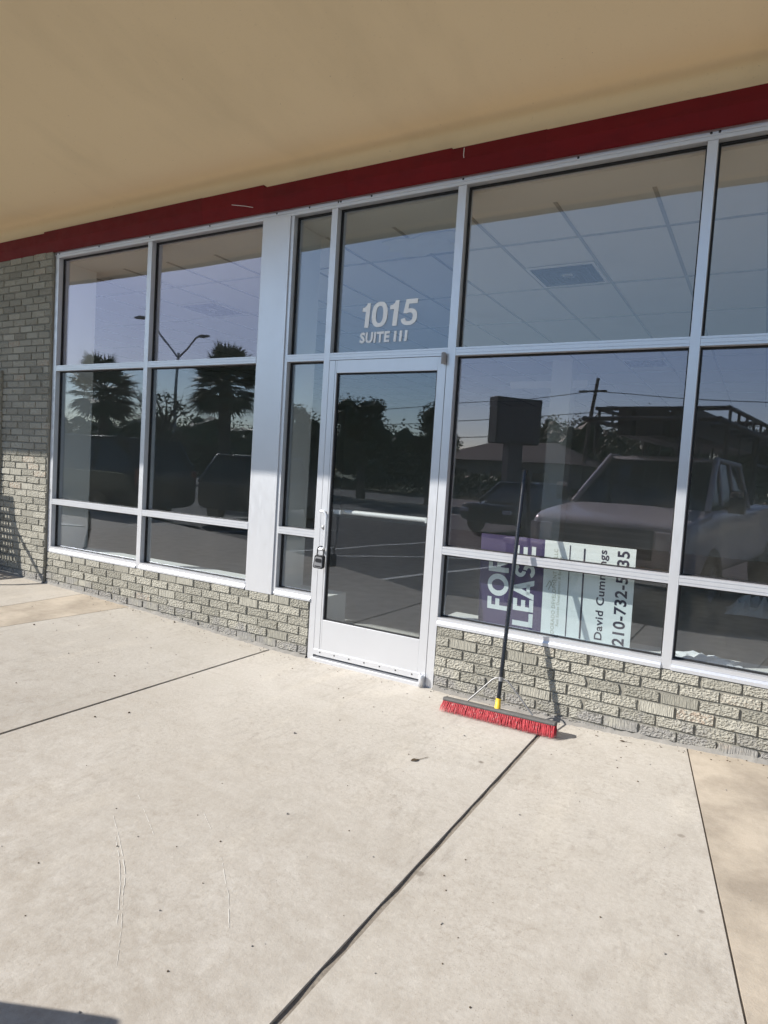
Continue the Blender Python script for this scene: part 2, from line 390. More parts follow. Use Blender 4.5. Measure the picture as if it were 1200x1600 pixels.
def fit_text(mb, txt, bold, P0, ux, uy, W, H, mi=0, thick=0.0008):
    """lay text so that its ink box fills W along ux and H along uy, starting at P0"""
    me = text_mesh(txt, 1.0, bold, 0.0)
    co = np.array([v.co[:] for v in me.vertices]); lo = co.min(0); hi = co.max(0)
    ux = Vector(ux); uy = Vector(uy); nn = ux.cross(uy)
    vs = [Vector(P0)+ux*((c[0]-lo[0])/(hi[0]-lo[0])*W)+uy*((c[1]-lo[1])/(hi[1]-lo[1])*H)+nn*thick for c in co]
    mb.add(vs, [tuple(p.vertices) for p in me.polygons], mi=mi); bpy.data.meshes.remove(me)

# ------------------------------------------------------------------ ground
HX = [-40, -12, -4, -3, -1.8, -.45, 0, 1, 1.84, 2.3, 2.9, 8, 40]; HZ = [.17, .15, .13, .106, .068, .005, 0, 0, -.012, .012, .038, .05, .05]
def gh(x): return float(np.interp(x, HX, HZ))
def yfront(x): return -2.98+0.30*(x+.6) if x < -.6 else (-2.98-0.25*min(1.0, (x+.6)/1.2))
LOTZ = -0.12
def joint(x1, y1, x2, y2): return lambda y: x1+(x2-x1)*(y-y1)/(y2-y1)
J = [lambda y: -12.0, lambda y: -9.0, lambda y: -6.0, joint(-2.603, .018, -2.573, -.793), joint(-1.958, .071, -2.016, -1.104), joint(-.357, -.073, -.352, -2.035),
     joint(1.789, -.328, 1.804, -2.558), joint(2.507, .023, 2.75, -1.45), lambda y: 5.2+.12*-y, lambda y: 9.0]
GAP = [.006, .006, .006, .008, .008, .021, .025, .008, .006, .006]
sw = MB(); random.seed(3)
tones = [(0, .5), (0, .4), (0.25, .5), (1.0, .75), (0.0, .30), (0.0, .62), (0.0, .38), (0.95, .5), (0.2, .5)]
for i in range(len(J)-1):
    nx, ny = 14, 14; top = []
    for a in range(nx+1):
        row = []
        for b in range(ny+1):
            s_, t_ = a/nx, b/ny
            xm = J[i](-1.5)*(1-s_)+J[i+1](-1.5)*s_
            y = 0.10+(yfront(xm)-0.10)*t_
            xl = J[i](y)+GAP[i]/2; xr = J[i+1](y)-GAP[i+1]/2
            x = xl+(xr-xl)*s_
            row.append((x, y, gh(x)))
        top.append(row)
    e = 0.007
    V = [p for r_ in top for p in r_]; n = ny+1
    def idx(a, b): return a*n+b
    tn = (tones[i][0], tones[i][1], 0)
    # rounded arrises: edge rows dropped a little
    W = []
    for a in range(nx+1):
        for b in range(ny+1):
            x, y, z = top[a][b]
            W.append((x, y, z))
    sw.add(W, [(idx(a, b), idx(a, b+1), idx(a+1, b+1), idx(a+1, b)) for a in range(nx) for b in range(ny)], tone=tn)
    rim = [idx(0, b) for b in range(n)]+[idx(a, ny) for a in range(1, nx+1)]+[idx(nx, b) for b in range(ny-1, -1, -1)]+[idx(a, 0) for a in range(nx-1, 0, -1)]
    RV = [W[k] for k in rim]; lowv = [(x, y, -0.22) for x, y, z in RV]; m = len(RV)
    sw.add(RV+lowv, [(k, (k+1) % m, m+(k+1) % m, m+k)[::-1] for k in range(m)], tone=tn)
sw_o = sw.build('sidewalk', M['conc'], attr=True); tag(sw_o, kind='structure')
jf = MB()
for i in range(3, 9):
    P = []
    for k in range(31):
        y = .1+(yfront(J[i](-2))-.1)*k/30*1.0
        x = J[i](y); d = random.uniform(.005, .010) if GAP[i] > .01 else .007
        P += [(x-GAP[i]*.7, y, gh(x)-d), (x+GAP[i]*.7, y, gh(x)-d-random.uniform(-.003, .003))]
    jf.add(P, [(2*k, 2*k+1, 2*k+3, 2*k+2)[::-1] for k in range(30)])
jf_o = jf.build('joint_filler', M['dirt'], sw_o)
# pale scrapes in the concrete
sc = MB()
def ribbon(pts, wd, z=0.0012):
    pts = [Vector((a, b, 0)) for a, b in pts]; V = []; F = []
    for i, p in enumerate(pts):
        t = (pts[min(i+1, len(pts)-1)]-pts[max(i-1, 0)]).normalized(); nrm = Vector((-t.y, t.x, 0)); k = wd*(0.4+0.6*random.random())*(1 if 0 < i < len(pts)-1 else .2)
        for sgn in (-1, 1):
            q = p+nrm*k*sgn; V.append((q.x, q.y, gh(q.x)+z))
    F = [(2*i, 2*i+1, 2*i+3, 2*i+2)[::-1] for i in range(len(pts)-1) if random.random() > .22]
    sc.add(V, F)
def spline(ps, n=26, jit=.0006):
    ps = np.array(ps); t = np.linspace(0, len(ps)-1, n); return [(np.interp(a, range(len(ps)), ps[:, 0])+random.gauss(0, jit), np.interp(a, range(len(ps)), ps[:, 1])+random.gauss(0, jit)) for a in t]
scr = [[(.666, -2.173), (.80, -2.25), (.906, -2.315), (1.02, -2.39), (1.107, -2.467)], [(.80, -2.262), (.93, -2.345), (1.06, -2.44), (1.20, -2.56)],
       [(1.107, -2.467), (1.22, -2.56), (1.333, -2.663)], [(.622, -2.017), (.915, -2.183)], [(.945, -1.964), (1.05, -2.03)], [(1.207, -2.137), (1.371, -2.271), (1.493, -2.396)]]
for k, s_ in enumerate(scr): ribbon(spline(s_), .0017 if k in (0, 1, 3, 4, 5) else .0009)
sc.build('scrape_marks', M['chalk'], sw_o)
# parking lot, street, far ground
def sheet(name, x0, x1, y0, y1, z, mat):
    m = MB(); m.add([(x0, y0, z), (x1, y0, z), (x1, y1, z), (x0, y1, z)], [(0, 1, 2, 3)]); o = m.build(name, mat); return tag(o, kind='structure')
sheet('ground', -400, 400, -600, 60, -0.18, M['grass'])
sheet('parking_lot', -60, 40, -22.4, -0.5, LOTZ, M['asph'])
sheet('street', -200, 200, -36.5, -24.5, -0.15, M['asph'])
mk = MB()
def mark(x0, y0, x1, y1, wd=.05, z=LOTZ+.004):
    d = Vector((x1-x0, y1-y0, 0)).normalized(); n_ = Vector((-d.y, d.x, 0))*wd
    mk.add([(x0-n_.x, y0-n_.y, z), (x1-n_.x, y1-n_.y, z), (x1+n_.x, y1+n_.y, z), (x0+n_.x, y0+n_.y, z)], [(0, 1, 2, 3)])
mark(-1.85, -3.5, -.9, -8.3); mark(-4.6, -4.3, -3.6, -9.2); mark(-7.4, -5.2, -6.4, -10.0); mark(-3.64, -5.45, -1.2, -8.1, .045); mark(3.3, -3.4, 4.0, -8.4); mark(-10.2, -6.2, -9.2, -11)
for k in range(6): mark(-24+k*3, -17, -22.5+k*3, -21.5)
mk_o = mk.build('parking_lines', M['paintw']); tag(mk_o, kind='structure')
kb = MB(); kb.box(-60, 40, -22.75, -22.45, -.18, .03); kb.box(-60, 40, -24.5, -24.2, -.18, .0)
tag(kb.build('street_kerb', M['conc']), kind='structure')

# ------------------------------------------------------------------ the storefront building
B = thing('storefront_building', 'single storey storefront with tan canopy, aluminium windows and painted brick base', 'building')
VX = [-3.174, -1.894, None, None, 0.0, .97, 2.3715, 3.775, 5.18]
PIL = (-.6463, -.3873)
HW = .0254; H1, H2, S0, S1, ZT = 2.178, .910, .419, .474, 3.205
GY = .055
def brick_field(x0, x1, ztop, course, L, y, n, mat, name, label=None, zlow=None, ledge=None, rx=0.0):
    mb = MB(); g = .0072
    for k in range(n):
        zt = ztop-k*course; zb = zt-course+g; zt2 = zt-(.0 if k == 0 else 0.0)
        xs = x0-(random.uniform(0, L) if False else (L*.5 if k % 2 else 0.0))+random.uniform(-.012, .012)
        while xs < x1:
            a, b = max(xs, x0), min(xs+L-g*random.uniform(.8, 1.25), x1); xs += L
            if b-a < .012: continue
            zm = gh((a+b)/2)
            if zt < zm+.015: continue
            pr = y-random.uniform(-.0025, .0025); c = .004
            tn = (random.random(), random.random(), max(0.0, (zt+zb)/2-zm))
            j = lambda s_=.0018: random.gauss(0, s_)
            ck = random.random() < .12
            X0, X1, Z0, Z1 = a+j(), b+j()-(random.uniform(.004, .02) if ck else 0), max(zb, zm-.01)+j(.0012), zt+j(.0012)
            bk = y+.02
            xm = X0+(X1-X0)*random.uniform(.35, .65); dz = [j(.0016) for _ in range(4)]
            vs = [(X0, bk, Z0), (X1, bk, Z0), (X1, bk, Z1), (X0, bk, Z1),
                  (X0+c, pr+j(.0012), Z0+c), (xm, pr+j(.0015), Z0+c+dz[0]), (X1-c, pr+j(.0012), Z0+c), (X1-c+j(.002), pr, (Z0+Z1)/2), (X1-c-(random.uniform(0, .012) if ck else 0), pr+j(.0012), Z1-c), (xm, pr+j(.0015), Z1-c+dz[1]), (X0+c, pr+j(.0012), Z1-c), (X0+c+j(.002), pr, (Z0+Z1)/2)]
            mb.add(vs, [(4, 5, 9, 10, 11), (5, 6, 7, 8, 9), (0, 1, 6, 5, 4), (1, 2, 8, 7, 6), (2, 3, 10, 9, 8), (3, 0, 4, 11, 10)], tone=tn)
    o = mb.build(name, mat, B, attr=True)
    # mortar bed just behind the faces
    mo = MB(); mo.box(x0+.001, x1-.001, y+.0095, y+.10, zlow if zlow is not None else gh(x0)-.1, ztop-.002)
    mo.build('mortar', M['mortar'], o)
    if label: o['label'] = label
    return o
random.seed(11)
brick_field(-4.9, -3.206, 3.262, .0668, .199, -.026, 50, M['brick'], 'brick_wall', 'tall painted brick wall left of the windows')
brick_field(-3.2, -.034, S0-.002, .0668, .199, -.006, 7, M['brick'], 'brick_wall', 'low painted brick base under the left windows')
brick_field(.998, 6.2, S0-.002, .0655, .194, -.006, 8, M['brick'], 'brick_wall', 'low painted brick base under the right windows')
brick_field(-5.6, -3.975, 2.17, .0668, .11, -.055, 34, M['brick2'], 'brick_pier', 'smooth brick pier at the far left')
# grey mortar smear along the foot of the wall
def foot(x0, x1, y, hmin, hmax):
    m = MB(); n = int((x1-x0)/.03); V = []; F = []
    for k in range(n+1):
        x = x0+(x1-x0)*k/n; h_ = random.uniform(hmin, hmax); d = random.uniform(.004, .02)
        V += [(x, y-d-.006, gh(x)-.004), (x, y-.004, gh(x)+h_*.6), (x, y+.012, gh(x)+h_)]
    for k in range(n):
        for q in (0, 1): F.append((3*k+q, 3*k+q+3, 3*k+q+4, 3*k+q+1))
    m.add(V, F, smooth=True); return m.build('mortar_foot', M['parge'], B)
foot(-3.2, -.034, -.006, .010, .035); foot(.998, 6.2, -.006, .012, .04); foot(-3.98, -3.2, -.026, .008, .02)
# interior knee walls / reveals, 0.4 m thick shell
sh = MB()
sh.box(-3.17, .020, .115, .40, -.2, .440)            # knee wall left
sh.box(.955, 6.2, .115, .40, -.2, .440)
sh.box(-3.7, -3.149, .115, .40, .441, 3.19)          # left stub
sh.box(PIL[0]+.01, PIL[1]-.004, .115, .385, .441, 3.19)
sh.box(-3.7, 6.2, .115, .42, 3.192, 3.9)             # bulkhead
sh.box(5.21, 6.6, .0, .40, .441, 3.19)
sh.build('reveal', M['drywall'], B)
sh = MB()
sh.box(-14, -4.6, .0, .3, -.2, 3.9); sh.box(-4.6, -3.205, .045, .3, -.2, 3.9); sh.box(6.2, 12, .0, .3, -.2, 3.9); sh.box(-3.2, 6.2, .05, .114, 3.292, 3.9)
sh.build('wall', M['brick2'], B)
# interior
sh = MB(); sh.box(-8, 9, .0, 12, -.16, .0); sh.build('interior_floor', M['ifloor'], B)
sh = MB(); sh.box(-8, -7.9, .3, 12, 0.001, 3.6); sh.box(9, 9.1, .3, 12, .001, 3.6); sh.box(-8, 9, 12, 12.1, .001, 3.6); sh.build('interior_wall', M['drywall'], B)
sh = MB(); sh.box(-7.9, 9, .421, 12, 3.224, 3.30); sh.build('ceiling_tiles', M['tile'], B)
sh = MB()
x = 1.41-.61*15
while x < 9: sh.box(x-.012, x+.012, .43, 11.9, 3.218, 3.2235); x += .61
for y in [.432]+[1.144+1.22*k for k in range(9)]: sh.box(-7.9, 9, y-.012, y+.012, 3.217, 3.2238)
sh.build('ceiling_grid', M['grid'], B)
def diffuser(x0, y0):
    m = MB(); z = 3.214
    for k in range(4):
        a = .02+.062*k; b = a+.038; dz = .012*(k)+.004
        X0, X1, Y0, Y1 = x0+a, x0+.59-a, y0+a, y0+.59-a; s_ = .017
        for (xa, xb, ya, yb) in ((X0, X1, Y0, Y0+s_), (X0, X1, Y1-s_, Y1), (X0, X0+s_, Y0+s_, Y1-s_), (X1-s_, X1, Y0+s_, Y1-s_)):
            m.box(xa, xb, ya, yb, z-dz-.004, z-dz)
    m.box(x0+.27, x0+.32, y0+.27, y0+.32, z-.05, z-.045)
    o = m.build('air_diffuser', M['blackp'], B)  # louvres coloured black so they read as shaded gaps
    fr_ = MB()
    for (xa, xb, ya, yb) in ((x0+.005, x0+.585, y0+.005, y0+.03), (x0+.005, x0+.585, y0+.56, y0+.585), (x0+.005, x0+.03, y0+.031, y0+.559), (x0+.56, x0+.585, y0+.031, y0+.559), (x0+.25, x0+.34, y0+.25, y0+.34)): fr_.box(xa, xb, ya, yb, 3.203, 3.2125)
    fr_.build('diffuser_frame', M['white'], o)
    d = MB(); d.box(x0+.03, x0+.56, y0+.03, y0+.56, 3.2145, 3.216); d.build('duct_dark_sheet', M['gask'], o)  # flat black sheet stands in for the dark inside the duct
diffuser(.81, 1.70); diffuser(.81, 6.1); diffuser(-3.47, 1.70)
col = MB(); col.box(-.16, .14, 6.0, 6.3, .0, 3.22); col.build('interior_column', M['drywall'], B)
st_ = MB(); st_.box(-.84, .36, 6.10, 6.22, 2.85, 2.93); st_.box(-.82, .34, 6.09, 6.23, 2.82, 2.85); st_.build('strip_light', M['white'], B)
# frame verticals
def member(name, x0, x1, z0, z1, y0=.0, y1=.114, lab=None):
    m = MB(); m.box(x0, x1, y0, y1, z0, z1); o = m.build(name, M['alu'], B, bevel=.0015)
    if lab: o['label'] = lab
    return o
for i in (0, 1, 6, 7, 8): member('mullion', VX[i]-HW, VX[i]+HW, S0+.001, ZT)
member('mullion', -.0254, .0254, -.0, ZT); member('mullion', .9385, .995, -.012, ZT)
member('pilaster', PIL[0], PIL[1], S0-.004, ZT+.002, -.007, .114, 'wide plain aluminium pilaster between the windows')
member('mullion', PIL[1]+.0005, PIL[1]+.028, S0+.001, ZT, .004, .114)
member('mullion', PIL[0]-.012, PIL[0]-.0005, S0+.001, ZT, .004, .114)
member('header', -3.1995, 5.2, ZT+.001, 3.291)
hp = MB(); hp.box(-3.206, 5.2, -.0055, -.0003, 3.226, 3.268)
hc = hp.build('header_cover', M['alu'], B, bevel=.001)
scw = MB()
for x in (-3.185, -3.135, -2.56, -1.894, -1.2, -.52, -.22, .03, .05, .30, .97, 1.68, 2.36, 2.40, 3.1, 3.775):
    scw = MB(); scw.lathe([(0, -.0095), (.006, -.0085), (.007, -.0057)], (x, 0, 3.24), axis='y', n=10); scw.build('screw', M['blackp'], hc)
def hbar(z, x0, x1, y=.001, name='transom_bar', half=.0252):
    m = MB(); a, b = z-half, z+half
    # CCW seen from +x (y to the right is away): profile with two shallow grooves on the face
    pf = [(y, a), (.114, a), (.114, b), (y, b), (y, b-.012), (y+.003, b-.0125), (y+.003, b-.0145), (y, b-.015), (y, a+.016), (y+.003, a+.0155), (y+.003, a+.0135), (y, a+.013)]
    m.prism_x(pf, x0+.0004, x1-.0004); return m.build(name, M['alu'], B)
BAYS = [(VX[0]+HW, VX[1]-HW), (VX[1]+HW, PIL[0]-.0125), (PIL[1]+.0285, -.0254), (.995, VX[6]-HW), (VX[6]+HW, VX[7]-HW), (VX[7]+HW, VX[8]-HW)]
def sill(x0, x1):
    m = MB(); pf = [(-.009, S0), (.13, S0), (.13, S1-.006), (.0, S1), (.0, S0+.036), (-.0025, S0+.0355), (-.0025, S0+.0335), (.0, S0+.033), (-.0085, S0+.018)]
    m.prism_x(pf, x0+.0004, x1-.0004); m.build('window_sill', M['alu'], B)
def pane(x0, x1, z0, z1, par, mat, y=GY):
    g = MB(); t = .011
    for (a, b, c, d) in ((x0, x0+t, z0, z1), (x1-t, x1, z0, z1), (x0+t, x1-t, z0, z0+t*.6), (x0+t, x1-t, z1-t, z1)): g.box(a+.0003, b-.0003, y-.010, y+.012, c+.0003, d-.0003)
    o = g.build('window' if par is B else 'gasket', M['gask'], par)
    m = MB(); m.box(x0+t*.7, x1-t*.7, y-.003, y+.003, z0+t*.5, z1-t*.7); m.build('glass', mat, o if par is B else par); return o
for k, (a, b) in enumerate(BAYS):
    hbar(H1, a, b); hbar(H2, a, b); sill(a, b)
    for (z0, z1) in ((S1, H2-.0254), (H2+.0254, H1-.0254), (H1+.0254, ZT)): pane(a, b, z0, z1, B, M['glassb'] if (k < 3 and z0 < 2) or k == 2 or z0 < .5 else (M['glassn'] if k > 2 and z0 > 2 else M['glass']))
hbar(H1, .0254, .9385, name='door_header')
pane(.0254, .9385, H1+.0254, ZT, B, M['glassb'])
# door
DX0, DX1, DG0, DG1, DZ0, DZ1, GZ0, GZ1 = .0285, .9355, .0925, .8765, .045, 2.149, .303, 2.062
dm = MB()
dm.box(DX0, DG0, -.001, .045, DZ0, DZ1); dm.box(DG1, DX1, -.001, .045, DZ0, DZ1); dm.box(DG0+.0003, DG1-.0003, -.0005, .0445, DZ0, GZ0); dm.box(DG0+.0003, DG1-.0003, -.0005, .0445, GZ1, DZ1)
door = dm.build('door', M['alu'], B, bevel=.0012); door['label'] = 'glazed aluminium entrance door'
ds = MB(); ds.box(.0772, .0788, -.0018, .0, DZ0+.03, DZ1-.002); ds.box(.0254, .0284, .004, .03, .03, 2.152); ds.box(.9356, .9384, .004, .03, .03, 2.152); ds.box(.0286, .9354, .004, .03, 2.1492, 2.1526)
ds.build('door_gap', M['gask'], door)
pane(DG0, DG1, GZ0, GZ1, door, M['glassd'], .022)
sp_ = MB(); sp_.box(DX0+.002, DX1-.035, -.008, -.0012, .043, .082); sp_.build('sweep', M['alu'], door, bevel=.001)
for k in range(7):
    sc2 = MB(); sc2.lathe([(0, -.0115), (.005, -.0105), (.0055, -.0082)], (.09+.125*k, 0, .066), axis='y', n=8); sc2.build('sweep_screw', M['blackp'], door)
th_ = MB(); th_.box(.026, .938, -.03, .11, -.012, .026); th_.build('threshold', M['alu'], B, bevel=.003)
pv = MB(); pv.lathe([(0, 2.098), (.0145, 2.099), (.0145, 2.165), (.012, 2.169), (0, 2.17)], (.925, -.022, 0), n=16); pv.box(.914, .936, -.02, -.001, 2.105, 2.16); pv.build('pivot', M['greyp'], door)
pv = MB(); pv.lathe([(0, .004), (.017, .005), (.017, .075), (.014, .08), (0, .081)], (.921, -.026, 0), n=16); pv.box(.90, .936, -.024, -.001, .012, .072); pv.build('pivot', M['alu'], door)
hd = MB(); P = []
hx0, hx1 = .048, .112
for a in range(7): t = math.pi/2*a/6; P.append((hx0+.03*math.sin(t)+.0, -.062-.0*t, 1.085-.03*(1-math.cos(t))))
path = [(hx0, -.001, 1.082), (hx0, -.034, 1.083), (hx0+.006, -.046, 1.0835), (hx0+.018, -.05, 1.0838)]+[(hx0+.034+.028*math.sin(math.pi/2*a/6), -.05, 1.083-.034*(1-math.cos(math.pi/2*a/6))) for a in range(7)]
path += [(hx0+.062, -.05, .95), (hx0+.062, -.05, .86)]+[(hx0+.062-.028*(1-math.cos(math.pi/2*a/6)), -.05, .85-.034*math.sin(math.pi/2*a/6)) for a in range(1, 7)]+[(hx0+.018, -.05, .8155), (hx0+.006, -.046, .816), (hx0, -.034, .816), (hx0, -.001, .817)]
hd.tube(path, .0105, 12); hd.build('handle', M['alu'], door)
lk = MB(); lk.lathe([(0, -.013), (.012, -.012), (.015, -.006), (.0165, -.001)], (.056, 0, .968), axis='y', n=18); lk.build('lock_cylinder', M['steel'], door)
pb = MB(); pb.tube([(.155, .115, 1.085), (.86, .115, 1.085)], .0165, 12); pb.box(.10, .16, .046, .125, 1.07, 1.10); pb.box(.835, .868, .046, .125, 1.07, 1.10); pb.build('push_bar', M['white'], door)
# canopy
cp = MB()
prof = [(-.004, 3.38), (-.006, 3.53), (-.010, 3.562), (-.020, 3.582), (-.040, 3.592), (-.08, 3.591), (-.14, 3.584), (-.20, 3.579), (-.27, 3.580), (-.36, 3.592), (-.5, 3.618), (-.8, 3.68), (-1.3, 3.785), (-1.8, 3.875), (-2.28, 3.955)]  # dip beside the wall is shaped to deepen the shade band there
XS = [-16, -7, -4.2, -3.4, -2.5, -.9, 1.5, 4, 8, 12]
def tap(x): return float(np.interp(x, [-3.4, -.9, 2], [1.0, .975, .965]))
V = []; F = []; n = len(prof)
for x in XS: V += [(x, y*tap(x) if y < -1 else y, z) for y, z in prof]
for i in range(len(XS)-1):
    for j in range(n-1): F.append((i*n+j, i*n+j+1, (i+1)*n+j+1, (i+1)*n+j))
cp.add(V, F, smooth=True)
sfo = cp.build('canopy_soffit', M['soffit'], B)
fa = MB(); fp = [(-2.28, 3.956), (-2.281, 3.99), (-2.5, 3.99), (-2.5, 4.75), (-2.2, 4.75), (.3, 4.76), (.3, 3.90), (.115, 3.9), (.0, 3.75)]
V = []; F = []; n = len(fp)
for x in XS: V += [(x, y*tap(x) if y < -1 else y, z) for y, z in fp]
for i in range(len(XS)-1):
    for j in range(n-1): F.append((i*n+j, i*n+j+1, (i+1)*n+j+1, (i+1)*n+j))
fa.add(V, F); fa.build('canopy_fascia', M['fascia'], B)
rf = MB(); rf.box(-16, 12, .31, 12.2, 3.9, 4.1); rf.build('roof', M['fascia'], B)
# red trim band
rd = MB(); random.seed(5)
def red(x0, x1, zt, zc, zb, y=-.05, t=.4):
    pf = [(.0, zb+.004), (.0, zt-.002), (y, zt), (y-.002, zc+.003), (y, zc), (y+.026, zb), (y+.024, zb-.006)]
    rd.prism_x(pf[::-1], x0, x1, tone=(t, 0, 0))
segs = [(-14, -3.315, 3.434, 3.337, 3.262, .30), (-3.318, -1.25, 3.446, 3.343, 3.258, .32), (-1.252, -.62, 3.4445, 3.342, 3.258, .52), (-.622, .12, 3.424, 3.338, 3.256, .36), (.118, .9, 3.422, 3.337, 3.256, .5), (.898, 1.5, 3.413, 3.335, 3.255, .33), (1.498, 2.3, 3.411, 3.334, 3.255, .45), (2.298, 12, 3.409, 3.334, 3.254, .38)]
for k, (a, b, c, d, e, t) in enumerate(segs): red(a, b, c, d, e, -.05-.0008*(k % 2), t)
rd.build('red_trim', M['red'], B, attr=True)
dr = MB()
dr.tube([(.985, -.0535, 3.404), (.984, -.0545, 3.36), (.987, -.054, 3.345)], .0022, 6); dr.build('paint_drip', M['white'], B); dr = MB(); dr.tube([(-.93, -.0525, 3.345), (-.80, -.050, 3.318), (-.72, -.046, 3.298)], .0018, 6)
dr.build('paint_drip', M['white'], B)
# address lettering on the transom glass
ad = MB(); yv = GY-.0036
k = (3.809+yv)/3.809
def vz(z): return 1.39+(z-1.39)*k
def vx(x): return 2.752+(x-2.752)*k
for txt, x0, x1, z0, z1 in (('1', .272, .345, 2.362, 2.527), ('0', .365, .475, 2.364, 2.530), ('1', .497, .570, 2.366, 2.531), ('5', .595, .713, 2.362, 2.530)):
    pass
LET = {
 '1': [[(.42, 0), (.78, 0), (.78, 1), (.5, 1), (.44, .9), (.3, .84), (.1, .82), (.1, .66), (.42, .66)]],
}
def poly(mb, pts, x0, x1, z0, z1, sh=.0, y=yv):
    P = [(vx(x0+(x1-x0)*(u+sh*v)), y, vz(z0+(z1-z0)*v)) for u, v in pts]
    P2 = [(a, y-.0006, c) for a, b, c in P]; n = len(P)
    mb.add(P2, [tuple(range(n))])
def ring(mb, x0, x1, z0, z1, tw, tz, n=28, a0=0, a1=360, sh=0.0):
    full = abs(a1-a0) >= 360; P = []
    for i in range(n+1):
        a = R(a0+(a1-a0)*i/n)
        for s_ in (0, 1):
            ru, rv = (.5, .5) if s_ == 0 else (.5-tw, .5-tz)
            ex = .82
            cu = math.copysign(abs(math.cos(a))**ex, math.cos(a)); sv = math.copysign(abs(math.sin(a))**ex, math.sin(a))
            u, v = .5+ru*cu, .5+rv*sv
            P.append((vx(x0+(x1-x0)*(u+sh*v)), yv-.0006, vz(z0+(z1-z0)*v)))
    mb.add(P, [(2*i, 2*i+1, 2*i+3, 2*i+2)[::-1] for i in range(n)])
SH = .12
poly(ad, LET['1'][0], .262, .352, 2.362, 2.527, SH)
ring(ad, .352, .475, 2.362, 2.530, .27, .16, sh=.05)
poly(ad, LET['1'][0], .478, .575, 2.364, 2.530, SH)
X0, X1, Z0, Z1 = .580, .700, 2.362, 2.531
poly(ad, [(.13, .47), (.40, .47), (.45, .82), (.96, .82), (.98, 1), (.25, 1)], X0, X1, Z0, Z1, .06)
yv -= .0005; ring(ad, X0, X1, Z0, Z0+.108, .27, .24, n=26, a0=-170, a1=135, sh=.05); yv += .0005
# SUITE III
fit_text(ad, 'SUITE', .04, (vx(.268), yv, vz(2.258)), (1, 0, 0.0), (.05, 0, 1), .235*k, .074*k)
for q in (.535, .577, .617): poly(ad, [(0, 0), (1, 0), (1.0, 1), (0, 1)], q, q+.019, 2.258, 2.330, .25)
ad.build('address_lettering', M['vinyl'], B)

# ------------------------------------------------------------------ things at the front
# lockbox hung on the handle
LB = thing('key_lockbox', 'small grey key lockbox hanging by its shackle from the door handle', 'lockbox', (.070, -.052, .697))
m = MB()
def rrect(w, h, r, n=5):
    P = []
    for cx, cy, a0 in ((w/2-r, h/2-r, 0), (-w/2+r, h/2-r, 90), (-w/2+r, -h/2+r, 180), (w/2-r, -h/2+r, 270)):
        for i in range(n+1):
            a = R(a0+90*i/n); P.append((cx+r*math.cos(a), cy+r*math.sin(a)))
    return P
def slab(mb, pts2, y0, y1, cx=0, cz=0, taper=0.0):
    A = [(cx+x*(1-taper*(z+.05)*6), y0, cz+z) for x, z in pts2]; Bk = [(cx+x*(1-taper*(z+.05)*6), y1, cz+z) for x, z in pts2]; n = len(A)
    mb.add(A+Bk, [tuple(range(n))[::-1], tuple(range(n, 2*n))]+[(i, (i+1) % n, n+(i+1) % n, n+i) for i in range(n)])
bd = MB(); slab(bd, rrect(.078, .094, .014), -.020, .020, 0, .03, .25); bd.build('body', M['blackp'], LB, bevel=.002)
fd = MB(); slab(fd, rrect(.062, .078, .012), -.0255, -.0198, 0, .028, .3); fdo = fd.build('face_plate', M['greyp'], LB, bevel=.0015)
wn = MB(); slab(wn, rrect(.046, .026, .008), -.0285, -.0250, 0, .042); wn.build('shutter', M['blackp'], fdo, bevel=.001)
wm = MB(); slab(wm, rrect(.046, .008, .002), -.0268, -.0250, 0, -.001); wm.build('dark_strip', M['blackp'], fdo)
shk = MB(); shk.tube([(-.023, 0, .07), (-.023, 0, .118)]+[(-.023*math.cos(math.pi*a/10), 0, .118+.023*math.sin(math.pi*a/10)) for a in range(1, 10)]+[(.023, 0, .118), (.023, 0, .07)], .0045, 10)
shk.build('shackle', M['black'], LB)
LB.rotation_euler = (0, R(4), R(16))
# push broom
BR = thing('push_broom', 'wide push broom with red bristles leaning on the window right of the door', 'broom', (1.535, -.27, -.01))
tip = Vector((1.494, .030, 1.452)); base = Vector((1.533, -.262, .075))
axd = (tip-base).normalized()
pl = MB(); pl.tube([base+axd*.05, base+axd*.5, tip], .0122, 14); plo = pl.build('pole', M['black'], BR, org=BR.location)
cap_ = MB(); cap_.lathe([(.0135, -.02), (.0135, 0.0), (.008, .006), (0, .007)], tip, n=12); cap_.build('pole_cap', M['blackp'], plo, org=BR.location)
fe = MB(); fe.tube([base-axd*.01, base+axd*.02, base+axd*.021, base+axd*.055], [.018, .0165, .0155, .0148], 14); fe.build('ferrule', M['yellow'], BR, org=BR.location)
